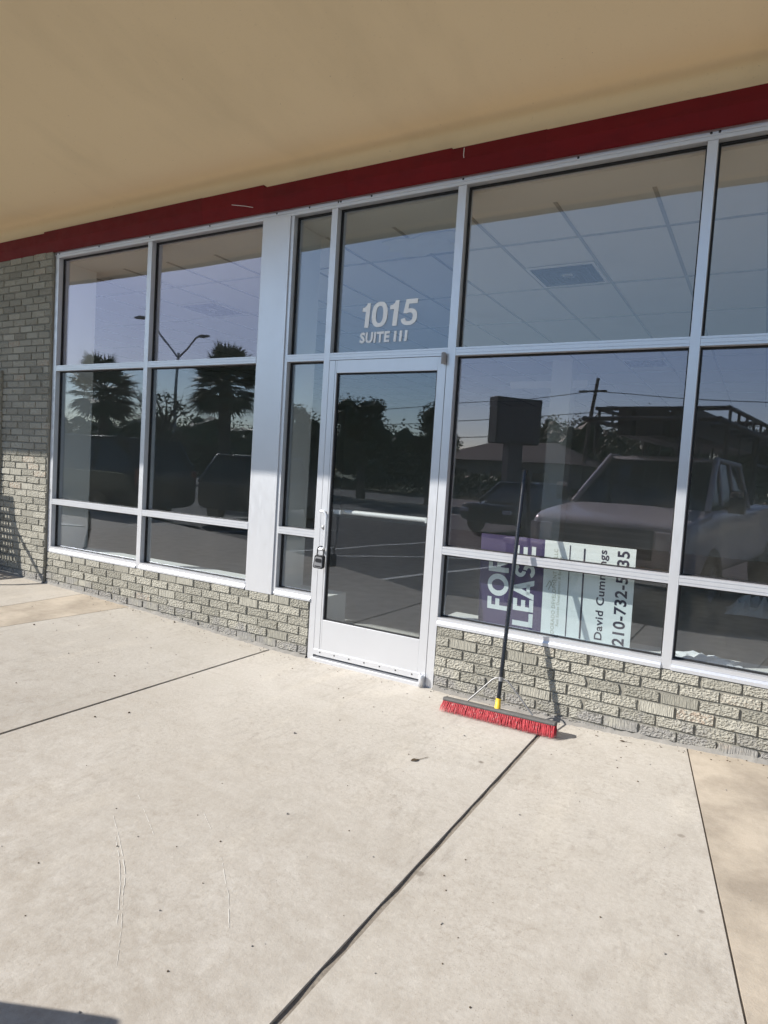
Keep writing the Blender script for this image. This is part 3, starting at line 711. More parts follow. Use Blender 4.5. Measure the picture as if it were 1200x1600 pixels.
# head: from (1.206,-.262) to (1.868,-.262), tilted forward with the pole
hl = Vector((1.203, -.270, .0)); hr = Vector((1.872, -.252, .0)); hl.z = gh(1.2)+.066; hr.z = gh(1.87)+.078
hx = (hr-hl).normalized(); hn = (axd-hx*axd.dot(hx)).normalized(); hy = hn.cross(hx)
bk = MB(); pf = [(-.030, -.012), (-.034, -.005), (-.030, .004), (-.02, .008), (.02, .008), (.030, .004), (.034, -.005), (.030, -.012)]
rings = []
for s_ in (0, .004, .996, 1):
    kk = .85 if s_ in (0, 1) else 1.0
    rings.append([hl+(hr-hl)*s_+hy*(a*kk)+hn*(b*kk) for a, b in pf])
bk.loft(rings); bk.build('head_block', M['block'], BR, org=BR.location)
bs = MB(); random.seed(21)
Lh = (hr-hl).length; nt_ = 62; nrow = 5
for i in range(nt_):
    for rrow in range(nrow):
        c = hl+hx*(Lh*(i+.5)/nt_)+hy*(-.026+.052*rrow/(nrow-1))-hn*.011
        for q in range(7):
            a = random.uniform(0, 6.28); rr = .0035*math.sqrt(random.random())
            root = c+hx*(rr*math.cos(a))+hy*(rr*math.sin(a))
            fl = hx*random.gauss((i/nt_-.5)*.012, .0045)+hy*(random.gauss(0, .004)+(-.022+.044*rrow/(nrow-1))*.55)
            tgt = root+fl-hn*random.uniform(.058, .072)-Vector((0, .012, 0))
            gz = gh(tgt.x)+.0015
            if tgt.z < gz: tgt = Vector((tgt.x, tgt.y-(gz-tgt.z)*.4, gz))
            mid = (root+tgt)/2+fl*.1
            w_ = .0009
            w_ = .0011; sd = hx*w_; sd2 = hy*w_
            bs.add([root-sd, root+sd2, root+sd, mid-sd, mid+sd2, mid+sd, tgt], [(0, 1, 4, 3), (1, 2, 5, 4), (2, 0, 3, 5), (3, 4, 6), (4, 5, 6), (5, 3, 6)])
bso = bs.build('bristles', M['bristle'], BR, org=BR.location)
core = MB(); rings = []
for s_ in (0.004, .996): rings.append([hl+(hr-hl)*s_+hy*a+hn*b for a, b in ((-.027, -.013), (.027, -.013), (.028, -.05), (-.028, -.05))])
core.loft(rings); core.build('bristle_core', simple('dark_red_bristle_core', (0.25, .012, .018), .8, var=.4, scale=120, bump=.5), bso, org=BR.location)
bc = MB(); jt = base+axd*.165
for sgn, fx in ((-1, .22), (1, .80)):
    foot_ = hl+(hr-hl)*fx+hn*.014
    elbow = jt+hx*(.035*sgn)+axd*.004
    bc.tube([jt-hy*.012*0, jt+hx*(.016*sgn)+axd*.004, elbow-axd*.006, elbow+(foot_-elbow)*.12, foot_], .0050, 8)
bc.tube([jt-axd*.012, jt+axd*.012], .0145, 12)
bc.build('brace', M['steel'], BR, org=BR.location)

# for-lease sign on the inner sill
SG = thing('lease_sign', 'purple and white for lease sign turned on its side behind the window glass', 'sign', (1.68, .191, .443))
SU = Vector((0, -.0843, .9964)); SN = Vector((0, -.9964, -.0843))
def sp3(x, v, d=0.0): return Vector((x, .191, .443))+SU*(v+.002)+SN*d-Vector((0, 0, 0))
def spanel(x0, x1, v0, v1, d0, d1, name, mat, par):
    m = MB(); c = sp3((x0+x1)/2, (v0+v1)/2, (d0+d1)/2)
    m.obox(c, Vector(((x1-x0)/2, 0, 0)), SU*((v1-v0)/2), SN*((d1-d0)/2)); return m.build(name, mat, par, org=SG.location)
SX0, SX1 = 1.203, 2.150
spanel(1.6205, SX1, 0, .594, 0, .004, 'white_panel', M['signw'], SG)
pp = spanel(SX0, 1.62, 0, .594, 0, .004, 'purple_panel', M['purple'], SG)
def vtext(txt, xb, xt, v0, v1, bold, mat, name, par, d=.0046):
    """text reading upwards: baseline at x=xb, cap tops at x=xt (xt < xb), running from v0 to v1"""
    m = MB(); fit_text(m, txt, bold, sp3(xb, v0, d), SU, Vector((-1, 0, 0)), v1-v0, xb-xt, thick=0); o = m.build(name, mat, par, org=SG.location)
    return o
# geometric heavy letters for FOR / LEASE
def heavy(mb, ch, v0, v1, xb, xt):
    def P(u, w): return sp3(xb+(xt-xb)*w, v0+(v1-v0)*u, .0046)
    def rect(u0, u1, w0, w1): mb.add([P(u0, w0), P(u1, w0), P(u1, w1), P(u0, w1)], [(0, 1, 2, 3)])
    def quad(*q): mb.add([P(*a) for a in q], [tuple(range(len(q)))])
    def arc(cu, cw, ru, rw, a0, a1, tu, tw, n=22):
        V = []
        for i in range(n+1):
            a = R(a0+(a1-a0)*i/n); V += [P(cu+ru*math.cos(a), cw+rw*math.sin(a)), P(cu+(ru-tu)*math.cos(a), cw+(rw-tw)*math.sin(a))]
        mb.add(V, [(2*i, 2*i+1, 2*i+3, 2*i+2)[::-1] for i in range(n)])
    t = .30; s_ = .20
    if ch == 'F': rect(0, .36, 0, 1); rect(.36, 1, 1-s_, 1); rect(.36, .9, .40, .40+s_)
    if ch == 'E': rect(0, .36, 0, 1); rect(.36, 1, 1-s_, 1); rect(.36, .92, .40, .60); rect(.36, 1, 0, s_)
    if ch == 'L': rect(0, .38, 0, 1); rect(.38, 1, 0, s_)
    if ch == 'O': arc(.5, .5, .5, .52, 0, 360, .24, .21, 40)
    if ch == 'R': rect(0, .32, 0, 1); rect(.32, .55, 1-s_, 1); rect(.32, .55, .40, .40+s_*.9); arc(.55, .69, .42, .31, -90, 90, .28, .19); quad((.38, .42), (.70, .42), (1.02, 0), (.64, 0))
    if ch == 'A': quad((0, 0), (.27, 0), (.56, .80), (.60, 1), (.36, 1)); quad((.73, 0), (1, 0), (.64, 1), (.40, 1), (.44, .80)); rect(.24, .76, .20, .37)
    if ch == 'S': arc(.5, .715, .46, .285, 25, 262, .27, .18); arc(.5, .285, .48, .285, -155, 82, .27, .18)
lt = MB()
for ch, a, b in (('F', .108, .188), ('O', .198, .343), ('R', .355, .455)): heavy(lt, ch, a, b, 1.397, 1.262)
for ch, a, b in (('L', .025, .113), ('E', .124, .202), ('A', .203, .330), ('S', .338, .432), ('E', .458, .542)): heavy(lt, ch, a, b, 1.566, 1.434)
lt.build('lease_lettering', M['signw'], pp, org=SG.location)
vtext('David Cummings', 2.004, 1.944, .024, .571, .022, M['ink'], 'name_lettering', SG)
vtext('210-732-5535', 2.118, 2.048, .010, .577, .026, M['ink'], 'phone_lettering', SG)
vtext('DORADO DEVELOPMENT CO, LLC', 1.706, 1.680, .014, .545, .0, M['inkg'], 'company_lettering', SG)
vtext('Real Estate Development & Brokerage', 1.733, 1.711, .065, .50, .0, M['inkg'], 'tagline_lettering', SG)
rl = MB()
for (a, b, c, d) in ((1.856, 1.866, .012, .566), (1.772, 1.778, .012, .577)): rl.obox(sp3((a+b)/2, (c+d)/2, .0047), Vector(((b-a)/2, 0, 0)), SU*((d-c)/2), SN*.0004)
rl.build('rule_lines', M['ink'], SG, org=SG.location)
cr = MB()
def stroke(pts, wd):
    for (x0, v0), (x1, v1) in zip(pts[:-1], pts[1:]):
        a, b = sp3(x0, v0, .0052), sp3(x1, v1, .0052); d = (b-a); L_ = d.length; d.normalize(); cr.obox((a+b)/2, d*(L_/2), d.cross(SN)*wd, SN*.0004)
stroke([(1.640, .30), (1.662, .345), (1.684, .30)], .002); stroke([(1.655, .285), (1.68, .35)], .002)
cr.build('roof_emblem', M['inkg'], SG, org=SG.location)

# papers
def crumple(name, label, cx, cy, cz, sx, sy, h, seed, nx=12, ny=9):
    rg = np.random.RandomState(seed); m = MB(); V = []
    g = rg.rand(nx+1, ny+1)
    for i in range(nx+1):
        for j in range(ny+1):
            u, v = i/nx-.5, j/ny-.5
            e = max(0, 1-(2*abs(u))**3)*max(0, 1-(2*abs(v))**3)
            V.append((cx+u*sx+rg.randn()*.006, cy+v*sy+rg.randn()*.006, cz+.004+h*(.15+.85*e)*g[i, j]*(.4+.6*e)))
    m.add(V, [(i*(ny+1)+j, (i+1)*(ny+1)+j, (i+1)*(ny+1)+j+1, i*(ny+1)+j+1) for i in range(nx) for j in range(ny)])
    o = m.build(name, M['paper'], None, org=(cx, cy, cz)); o.location = (cx, cy, cz)
    sd_ = o.modifiers.new('thick', 'SOLIDIFY'); sd_.thickness = .0015
    return tag(o, label, 'paper')
crumple('crumpled_paper', 'long crumpled white sheet lying on the inner sill right of the lease sign', 2.52, .25, .441, .42, .19, .045, 4)
crumple('crumpled_paper', 'crumpled white plastic sheet on the dark floor deep inside the right window', 2.85, 4.9, .002, .75, .55, .28, 9)
crumple('sunlit_patch_sheet', 'thin white sheet added for the sunlit patch on the inner sill at the lower left of the lease sign', 1.125, .225, .441, .15, .12, .004, 2, 3, 3)  # white sheet stands in for a patch of sun on the sill
gm = MB(); rg = random.Random(77)
for k in range(420):
    x = rg.uniform(-2.5, 3.2); y = -.03-2.9*rg.random()**1.5 if rg.random() > .35 else -.02-.10*rg.random(); r_ = rg.uniform(.0012, .0042)*(1 if rg.random() < .93 else 1.8); z = gh(x)+.3*r_
    if y < yfront(x)+.05: continue
    V = [(x+r_*math.cos(a)*rg.uniform(.6, 1.2), y+r_*math.sin(a)*rg.uniform(.6, 1.2), z+r_*h_) for h_ in (-.6, .5) for a in (0, 1.25, 2.5, 3.77, 5.03)]+[(x, y, z+.9*r_)]
    gm.add(V, [(j, (j+1) % 5, 5+(j+1) % 5, 5+j) for j in range(5)]+[(5+j, 5+(j+1) % 5, 10) for j in range(5)], mi=0 if rg.random() < .6 else 1)
gro = gm.build('grit', [M['leafdry'], M['parge']]); tag(gro, 'fine dark grit and crumbs scattered on the concrete', 'grit', kind='stuff')
# leaf litter
def litter(name, label, x, y, L, ang, bend):
    m = MB(); d = Vector((math.cos(ang), math.sin(ang), 0)); nn = Vector((-d.y, d.x, 0)); V = []; n = 8
    for i in range(n+1):
        t = i/n; w_ = L*.13*math.sin(math.pi*t/.42)**.8 if 0 < t < .42 else L*.014
        p = Vector((x, y, 0))+d*(L*(t-.5))+nn*(bend*L*(t-.42)**2*(1 if t > .42 else 0)); z = gh(x)+.002+bend*L*.12*max(0, t-.42)
        V += [(p.x-nn.x*w_, p.y-nn.y*w_, z+.25*w_), (p.x, p.y, z), (p.x+nn.x*w_, p.y+nn.y*w_, z+.25*w_)]
    F = []
    for i in range(n):
        for q in (0, 1): F.append((3*i+q, 3*i+q+1, 3*i+q+4, 3*i+q+3))
    m.add(V, F); o = m.build(name, M['leafdry'], None, org=(x, y, gh(x))); o.location = (x, y, gh(x))
    sd_ = o.modifiers.new('thick', 'SOLIDIFY'); sd_.thickness = .001
    return tag(o, label, 'leaf')
litter('dry_leaf', 'curled dry leaf with a long stem on the concrete in front of the broom', 1.405, -.985, .10, R(60), .12)
litter('dry_leaf', 'small dark leaf lying flat by the brick base right of the broom', 2.219, -.115, .065, R(5), .1)

TC = thing('shadow_caster_bin', 'unseen square dark bin added by the kerb to cast the lower left ground shadow', 'shadow caster', (.42, -3.71, LOTZ), R(25.6))  # out of view; bin added to throw the shadow at the lower left
m = MB(); m.loft([[(-.30*k_, -.165*k_, z_), (.30*k_, -.165*k_, z_), (.30*k_, .165*k_, z_), (-.30*k_, .165*k_, z_)] for k_, z_ in ((.86, .03), (.9, .06), (1.0, .74), (1.0, .75))]); m.build('body', M['blackp'], TC, bevel=.01)
m = MB(); m.loft([[(-.325*k_, -.185*k_, z_), (.325*k_, -.185*k_, z_), (.325*k_, .185*k_, z_), (-.325*k_, .185*k_, z_)] for k_, z_ in ((1, .752), (1, .79), (.93, .82))]); m.build('lid', M['greyp'], TC, bevel=.008)

# slotted steel bench left of the windows (only its shadow reaches the picture)
BN = thing('steel_bench', 'dark slotted steel bench against the brick wall at the far left', 'bench', (-4.9, -.45, .13))
m = MB()
def slotted(mb, o, ux, uy, un, W_, H_, nx, ny, b, t):
    o = Vector(o); ux = Vector(ux); uy = Vector(uy); un = Vector(un)
    for (c, a, d) in ((o+ux*(W_/2)+uy*(b/2), W_/2, b/2), (o+ux*(W_/2)+uy*(H_-b/2), W_/2, b/2)): mb.obox(c, ux*a, uy*d, un*t)
    for (c, a, d) in ((o+ux*(b/2)+uy*(H_/2), b/2, H_/2-b), (o+ux*(W_-b/2)+uy*(H_/2), b/2, H_/2-b)): mb.obox(c, ux*a, uy*d, un*t)
    iw, ih = W_-2*b, H_-2*b
    for i in range(nx+1): mb.obox(o+ux*(b+iw*i/nx)+uy*(H_/2), ux*.009, uy*(ih/2), un*t*.7)
    for j in range(1, ny): mb.obox(o+ux*(W_/2)+uy*(b+ih*j/ny), ux*(iw/2), uy*.014, un*t*.8)
xr = -4.09
bu = Vector((0, .15, .60)).normalized(); bn_ = Vector((0, bu.z, -bu.y))
slotted(m, (xr-1.5, -.43, .58), (1, 0, 0), bu, bn_, 1.5, .62, 27, 8, .085, .006)
m.build('backrest', M['rack'], BN, org=BN.location)
m = MB(); slotted(m, (xr-1.5, -.92, .53), (1, 0, 0), (0, .994, .104), (0, -.104, .994), 1.5, .48, 27, 6, .07, .006); m.build('seat', M['rack'], BN, org=BN.location)
for x in (xr-.02, xr-1.48):
    m = MB(); m.tube([(x, -.26, 1.0), (x, -.34, .94), (x, -.45, .905), (x, -.60, .885), (x, -.75, .86), (x, -.90, .80), (x, -.99, .68), (x, -1.0, .50), (x, -.96, .30), (x, -.90, .125)], .021, 10); m.build('armrest', M['rack'], BN, org=BN.location)
    m = MB(); m.tube([(x, -.43, .58), (x, -.36, .12)], .02, 8); m.build('leg', M['rack'], BN, org=BN.location)

# ------------------------------------------------------------------ vehicles
def wheel_at(root, x, y, r, wdt, side):
    m = MB(); h_ = wdt/2
    m.lathe([(r*.60, -h_), (r*.93, -h_), (r, -h_*.7), (r, h_*.7), (r*.93, h_), (r*.60, h_)], (x, y, r), axis='y', n=28)
    t = m.build('wheel', M['tyre'], root)
    q = MB(); s_ = side*h_*.75
    q.lathe([(r*.62, s_), (r*.60, s_*.8), (r*.55, s_*.55), (.0, s_*.5)], (x, y, r), axis='y', n=28)
    for k in range(5):
        a = 2*math.pi*k/5; q.obox((x+math.cos(a)*r*.3, y+s_*.82, r+math.sin(a)*r*.3), (math.cos(a)*r*.3, 0, math.sin(a)*r*.3), (0, .012, 0), (-math.sin(a)*.035, 0, math.cos(a)*.035))
    q.build('rim', M['rim'], t)
def ringb(x, zb, zt, w, top=.88):
    h = zt-zb
    half = [(w*.90, zb), (w*.985, zb+h*.18), (w, zb+h*.5), (w*.975, zb+h*.82), (w*(top+.05), zt-.025), (w*top, zt)]
    return [(x, y, z) for y, z in half]+[(x, -y, z) for y, z in half[::-1]]
def car(name, label, cat, loc, rz, paint, body, cab, wheels, r, hw, extras=None, roofz=None):
    """body: (x, zb, zt, w, top) stations front to back; cab: (x, z0, z1, w0, w1)"""
    root = thing(name, label, cat, loc, rz)
    m = MB(); m.loft([ringb(*s_) for s_ in body], smooth=True); b = m.build('body', paint, root)
    b.modifiers.new('sub', 'SUBSURF').levels = 1; b.modifiers['sub'].render_levels = 2
    g = MB()
    rg = []
    for x, z0, z1, w0, w1 in cab: rg.append([(x, w0, z0), (x, w1, z1), (x, -w1, z1), (x, -w0, z0)])
    # window band: sheared so that stations carry windscreen slope
    g.loft(rg); g.build('windows', M['cglass'], root, bevel=.02)
    return root
def greenhouse(root, paint, A0, A1, C1, C0, z0, z1, w0, w1, pillars):
    """glass box: front base A0, front roof A1, rear roof C1, rear base C0 (x positions)"""
    g = MB(); V = []
    for s_ in (1, -1): V += [(A0, s_*w0, z0), (A1, s_*w1, z1), (C1, s_*w1, z1-.02), (C0, s_*w0, z0)]
    g.add(V, [(0, 1, 2, 3)[::-1], (4, 5, 6, 7), (0, 4, 5, 1), (1, 5, 6, 2), (2, 6, 7, 3), (3, 7, 4, 0)])
    g.build('windows', M['cglass'], root)
    rf_ = MB()
    pts = []
    for k in range(9):
        t = k/8; x = A1+.10+(C1-.08-A1-.10)*t; zz = z1+.012-.03*(2*t-1)**2+.02; hw_ = w1+.012
        pts.append([(x, hw_, zz-.045), (x, hw_*.93, zz-.005), (x, hw_*.6, zz+.012), (x, 0, zz+.017), (x, -hw_*.6, zz+.012), (x, -hw_*.93, zz-.005), (x, -hw_, zz-.045)])
    rf_.loft(pts, smooth=True); rf_.build('roof', paint, root)
    for s_ in (1, -1):
        pm = MB(); pm.tube([(A0+.05, s_*(w0+.005), z0-.02), (A1+.06, s_*(w1+.006), z1), (C1-.06, s_*(w1+.004), z1-.015), (C0-.03, s_*(w0+.004), z0-.02)], .04, 8)
        for f in pillars:
            xb = A0+(C0-A0)*f; xt = A1+(C1-A1)*min(1, max(0, (xb-A1)/(C1-A1))); pm.tube([(xb, s_*(w0+.004), z0-.02), (xt, s_*(w1+.004), z1)], .03, 8)
        pm.build('window_frame', paint, root)
# white pickup, nose to the kerb
TR = thing('pickup_truck', 'pale pickup truck with ladder rack parked nose-in behind the photographer', 'truck', (1.12, -4.02, LOTZ), R(100)+0.0)
# local: +x forward, nose at x=0
bm_ = [(-.0, .50, .98, .86, .86), (-.04, .42, 1.10, .95, .88), (-.30, .40, 1.17, 1.0, .90), (-1.15, .40, 1.27, 1.01, .86), (-1.3, .40, 1.29, 1.01, .88), (-3.6, .42, 1.29, 1.01, .90), (-3.68, .45, 1.36, 1.01, .94), (-5.75, .47, 1.36, 1.01, .94), (-5.85, .52, 1.33, .98, .92)]
m = MB(); m.loft([ringb(*s_) for s_ in bm_], smooth=True); b_ = m.build('body', M['carw'], TR); sd_ = b_.modifiers.new('sub', 'SUBSURF'); sd_.levels = 1; sd_.render_levels = 2
greenhouse(TR, M['carw'], -1.18, -2.02, -3.3, -3.58, 1.27, 1.96, .86, .70, (.30, .62))
for x in (-1.0, -4.7):
    for s_ in (1, -1): wheel_at(TR, x, s_*.90, .42, .27, s_)
m = MB(); m.box(-.02, .02, -.60, .60, .70, 1.03); gr = m.build('grille', M['blackp'], TR, bevel=.01)
m = MB()
for k in range(4): m.box(.018, .034, -.58, .58, .74+.075*k, .765+.075*k)
m.build('grille_bar', M['greyp'], gr)
for s_ in (1, -1):
    m = MB(); m.box(-.06, .012, s_*.62 if s_ > 0 else -.90, .90 if s_ > 0 else -.62, .82, 1.02); m.build('headlight', M['lens'], TR, bevel=.02)
    m = MB(); m.tube([(-1.42, s_*.93, 1.32), (-1.40, s_*1.08, 1.36)], .025, 8); m.box(-1.46, -1.34, min(s_*1.05, s_*1.24), max(s_*1.05, s_*1.24), 1.26, 1.55)
    mo = m.build('mirror', M['blackp'], TR, bevel=.03)
    c_ = MB(); c_.box(-1.345, -1.325, min(s_*1.07, s_*1.22), max(s_*1.07, s_*1.22), 1.46, 1.53); c_.build('mirror_trim', M['chrome'], mo, bevel=.005)
m = MB(); m.box(-.10, .10, -.95, .95, .42, .64); m.build('bumper', M['chrome'], TR, bevel=.03)
# rack over bed and cab
m = MB()
for s_ in (.86, -.86):
    for x in (-1.75, -3.75, -5.6): m.tube([(x, s_, 1.35 if x < -3 else 1.98), (x, s_, 2.42)], .032, 8)
    m.tube([(-1.3, s_, 2.42), (-5.9, s_, 2.42)], .035, 8); m.tube([(-1.7, s_, 2.60), (-5.9, s_, 2.60)], .03, 8); m.tube([(-3.75, s_, 1.98), (-5.7, s_, 1.98)], .025, 8)
    for k in range(9): m.tube([(-1.8-.5*k, s_, 2.42), (-1.8-.5*k, s_, 2.60)], .02, 6)
for x in (-1.35, -2.2, -3.0, -3.75, -4.6, -5.6): m.tube([(x, -.86, 2.42), (x, .86, 2.42)], .03, 8)
for x in (-1.75, -3.75, -5.6): m.tube([(x, -.86, 2.60), (x, .86, 2.60)], .03, 8)
for k in range(9): m.tube([(-3.76, -.8+.2*k, 1.35), (-3.76, -.8+.2*k, 2.42)], .018, 6)
m.build('ladder_rack', M['rack'], TR)
PK = thing('plank_stack', 'dark stack of planks strapped on the truck ladder rack', 'planks', (1.12, -4.02, LOTZ+2.45), R(100)); random.seed(2)
for k in range(5):
    m = MB(); m.box(-5.4+random.uniform(-.2, .2), -1.6+random.uniform(-.2, .1), -.55+.22*k, -.36+.22*k, -.22, .12+.05*(k % 2)); m.build('plank', M['rack'], PK)

def van(name, label, cat, loc, rz, paint, L, H, nose, hw=.93):
    root = thing(name, label, cat, loc, rz)
    m = MB(); zb = .28; zbelt = H*.60
    st = [(0, .42, .74, hw*.80, .80), (-.08, .32, .86, hw*.93, .84), (-.5, zb, zbelt-.10, hw*.985, .86), (-nose, zb, zbelt, hw, .90), (-L*.5, zb, zbelt+.03, hw, .93), (-L+.25, zb+.05, zbelt+.04, hw*.99, .93), (-L+.03, .36, zbelt, hw*.95, .92), (-L, .46, zbelt-.12, hw*.90, .90)]
    m.loft([ringb(*s_) for s_ in st], smooth=True); b = m.build('body', paint, root); q = b.modifiers.new('sub', 'SUBSURF'); q.levels = 1; q.render_levels = 2
    return root, zbelt
VN, zb_ = van('minivan', 'black minivan parked along the lot, nose away to the west', 'van', (-14.2, -6.4, LOTZ), R(180), M['carb'], 5.3, 1.95, .95)
greenhouse(VN, M['carb'], -.75, -2.05, -4.75, -5.18, zb_, 1.90, .86, .70, (.38, .68))
for x in (-.95, -4.05):
    for s_ in (1, -1): wheel_at(VN, x, s_*.83, .35, .22, s_)
for s_ in (1, -1):
    m = MB(); m.box(-.16, -.02, min(s_*.58, s_*.82), max(s_*.58, s_*.82), .62, .78); m.build('headlight', M['lens'], VN, bevel=.03)
    m = MB(); m.box(-5.28, -5.2, min(s_*.72, s_*.86), max(s_*.72, s_*.86), .85, 1.25); m.build('tail_light', simple('tail_lamp_red', (.25, .01, .01), .2), VN, bevel=.02)
    m = MB(); m.box(-1.42, -1.28, min(s_*.92, s_*1.10), max(s_*.92, s_*1.10), 1.16, 1.32); m.build('mirror', M['carb'], VN, bevel=.03)
    m = MB(); m.box(-4.9, -.9, s_*.928-.004, s_*.928+.004, zb_-.045, zb_-.032); m.build('belt_trim', M['chrome'], VN)
HB, zb_ = van('parked_suv', 'dark grey SUV parked beyond the tail of the black minivan', 'suv', (-9.6, -11.9, LOTZ), R(-110), M['carg'], 4.7, 1.72, 1.1)
greenhouse(HB, M['carg'], -1.0, -1.8, -4.0, -4.62, zb_, 1.68, .85, .68, (.42, .72))
for x in (-.9, -3.7):
    for s_ in (1, -1): wheel_at(HB, x, s_*.83, .36, .22, s_)
for s_ in (1, -1):
    m = MB(); m.box(-.14, -.0, min(s_*.55, s_*.80), max(s_*.55, s_*.80), .62, .76); m.build('headlight', M['lens'], HB, bevel=.03)
SD, zb_ = van('parked_sedan', 'dark sedan parked far out in the lot', 'car', (-3.7, -12.6, LOTZ), R(100), M['carb'], 4.6, 1.43, 1.2, .9)
greenhouse(SD, M['carb'], -1.05, -1.9, -3.1, -3.9, zb_, 1.40, .80, .62, (.45,))
for x in (-.9, -3.6):
    for s_ in (1, -1): wheel_at(SD, x, s_*.80, .33, .21, s_)
for s_ in (1, -1):
    m = MB(); m.box(-.14, .0, min(s_*.50, s_*.78), max(s_*.50, s_*.78), .58, .70); m.build('headlight', M['lens'], SD, bevel=.03)

# ------------------------------------------------------------------ trees, poles and the far side of the street
def tree(name, label, x, y, H, crw, crh, seed, nleaf=1500, ls=.20, z=-.15, bare=False):
    rg = random.Random(seed); root = thing(name, label, 'tree', (x, y, z), 0, 'trees across the street')
    t = MB(); base_r = .035*H+.05; top = H-crh*.55
    t.tube([(0, 0, 0), (rg.uniform(-.1, .1), rg.uniform(-.1, .1), top*.5), (rg.uniform(-.2, .2), rg.uniform(-.2, .2), top)], [base_r, base_r*.75, base_r*.5], 8)
    tips = []
    for k in range(9 if not bare else 26):
        a = rg.uniform(0, 6.28); d = crw*rg.uniform(.25, .48); h = top+(rg.uniform(-.45, .5))*crh
        s0 = rg.uniform(.55, 1)*top
        mid = Vector((math.cos(a)*d*.5, math.sin(a)*d*.5, (s0+h)/2+.1*crh)); e = Vector((math.cos(a)*d, math.sin(a)*d, h))
        t.tube([(0, 0, s0), mid, e], [base_r*.35, base_r*.22, base_r*.06], 6); tips.append(e)
        if bare:
            for q in range(7):
                f = mid.lerp(e, rg.uniform(.1, 1)); g_ = f+Vector((rg.gauss(0, .3), rg.gauss(0, .3), rg.uniform(.1, .5)))*crh*.28
                t.tube([f, (f+g_)/2+Vector((0, 0, .03)), g_], [.022, .016, .006], 4)
                for _ in range(2):
                    g2 = g_+Vector((rg.gauss(0, .3), rg.gauss(0, .3), rg.uniform(0, .4)))*crh*.2; t.tube([g_, g2], [.01, .004], 4)
    t.build('trunk', M['bark'], root)
    c = MB(); cl = []
    ncl = 30 if not bare else 16
    for k in range(ncl):
        while True:
            p = Vector((rg.uniform(-1, 1), rg.uniform(-1, 1), rg.uniform(-1, 1)))
            if .25 < p.length < 1: break
        cl.append((Vector((p.x*crw*.42, p.y*crw*.42, H-crh*.5+p.z*crh*.43)), rg.uniform(.13, .27)*crw*(1 if not bare else .6)))
    if not bare:
        for ctr, rad in cl:            # dense twiggy heart of each clump
            rr = rad*.62; n_ = 7; V = [ctr+Vector((0, 0, rr))]
            for i in range(1, 5):
                for j in range(n_):
                    th = math.pi*i/5; ph = 2*math.pi*j/n_+.4*i
                    V.append(ctr+Vector((math.sin(th)*math.cos(ph), math.sin(th)*math.sin(ph), math.cos(th)*.85))*rr*rg.uniform(.7, 1.2))
            V.append(ctr-Vector((0, 0, rr*.8)))
            F = [(0, 1+j, 1+(j+1) % n_) for j in range(n_)]+[(1+i*n_+j, 1+(i+1)*n_+j, 1+(i+1)*n_+(j+1) % n_, 1+i*n_+(j+1) % n_) for i in range(3) for j in range(n_)]+[(len(V)-1, 1+3*n_+(j+1) % n_, 1+3*n_+j) for j in range(n_)]
            c.add(V, F)
    for k in range(nleaf):
        ctr, rad = rg.choice(cl)
        d = Vector((rg.gauss(0, 1), rg.gauss(0, 1), rg.gauss(0, 1))).normalized()*rad*rg.random()**.4
        p = ctr+d; u = Vector((rg.gauss(0, 1), rg.gauss(0, 1), rg.gauss(0, 1))).normalized(); v = u.orthogonal().normalized()
        s_ = ls*rg.uniform(.6, 1.25)
        c.add([p-u*s_, p+v*s_*.55, p+u*s_, p-v*s_*.55], [(0, 1, 2, 3)])
    c.build('crown', M['oak'], root); return root
def palm(label, x, y, zc, rad, seed, z=-.15):
    rg = random.Random(seed); root = thing('palm_tree', label, 'palm', (x, y, z), 0, 'palms by the parking lot')
    H = zc-z; t = MB(); n = 22; P = []; rr = []
    for k in range(n+1):
        P.append((.06*math.sin(k*.3), .05*math.cos(k*.25)-.05, (H-.1)*k/n)); rr.append(.27-.05*k/n+.02*(k % 2))
    t.tube(P, rr, 10)
    for k in range(60):     # old leaf boots
        a = rg.uniform(0, 6.28); h = rg.uniform(.35, .98)*H; d = Vector((math.cos(a), math.sin(a), 0)); p = d*.22+Vector((0, 0, h))
        t.add([p-Vector((-d.y, d.x, 0))*.05, p+Vector((-d.y, d.x, 0))*.05, p+d*.20+Vector((0, 0, .22))], [(0, 1, 2)])
    t.build('trunk', M['bark'], root)
    c = MB()
    for k in range(84):
        az = rg.uniform(0, 6.28); el = math.asin(rg.uniform(-.78, 1)); d = Vector((math.cos(az)*math.cos(el), math.sin(az)*math.cos(el), math.sin(el)))
        st = rad*rg.uniform(.38, .6); hub = Vector((0, 0, H))+d*st; hub.z -= .12*rad*(math.cos(el)**2)
        c.tube([(0, 0, H), hub], [.025, .015], 4)
        side = d.cross(Vector((0, 0, 1))).normalized() if abs(d.z) < .98 else Vector((1, 0, 0)); nn = side.cross(d)
        for q in range(22):                      # fan of blades
            a = R(-105+210*q/21); L_ = rad*rg.uniform(.42, .60)*(1-.25*abs(a)/R(105)); dr = d*math.cos(a)+side*math.sin(a)
            e = hub+dr*L_; e.z -= .18*L_*rg.uniform(.3, 1.3); md = hub+dr*L_*.5+nn*.02; wv_ = (side*math.cos(a)-d*math.sin(a))*.05
            c.add([hub, md-wv_, e, md+wv_], [(0, 1, 2, 3)])
    c.build('crown', M['palm'], root); return root
palm('tall fan palm nearest the west end of the lot', -24.4, -16, 4.35, 1.95, 3)
palm('fuller fan palm beside the street lamp post', -16.6, -16, 4.6, 1.8, 8)
tree('bare_tree', 'thin half bare tree between the two fan palms', -22.2, -17.8, 4.9, 3.3, 3.6, 31, 420, .11, bare=True)
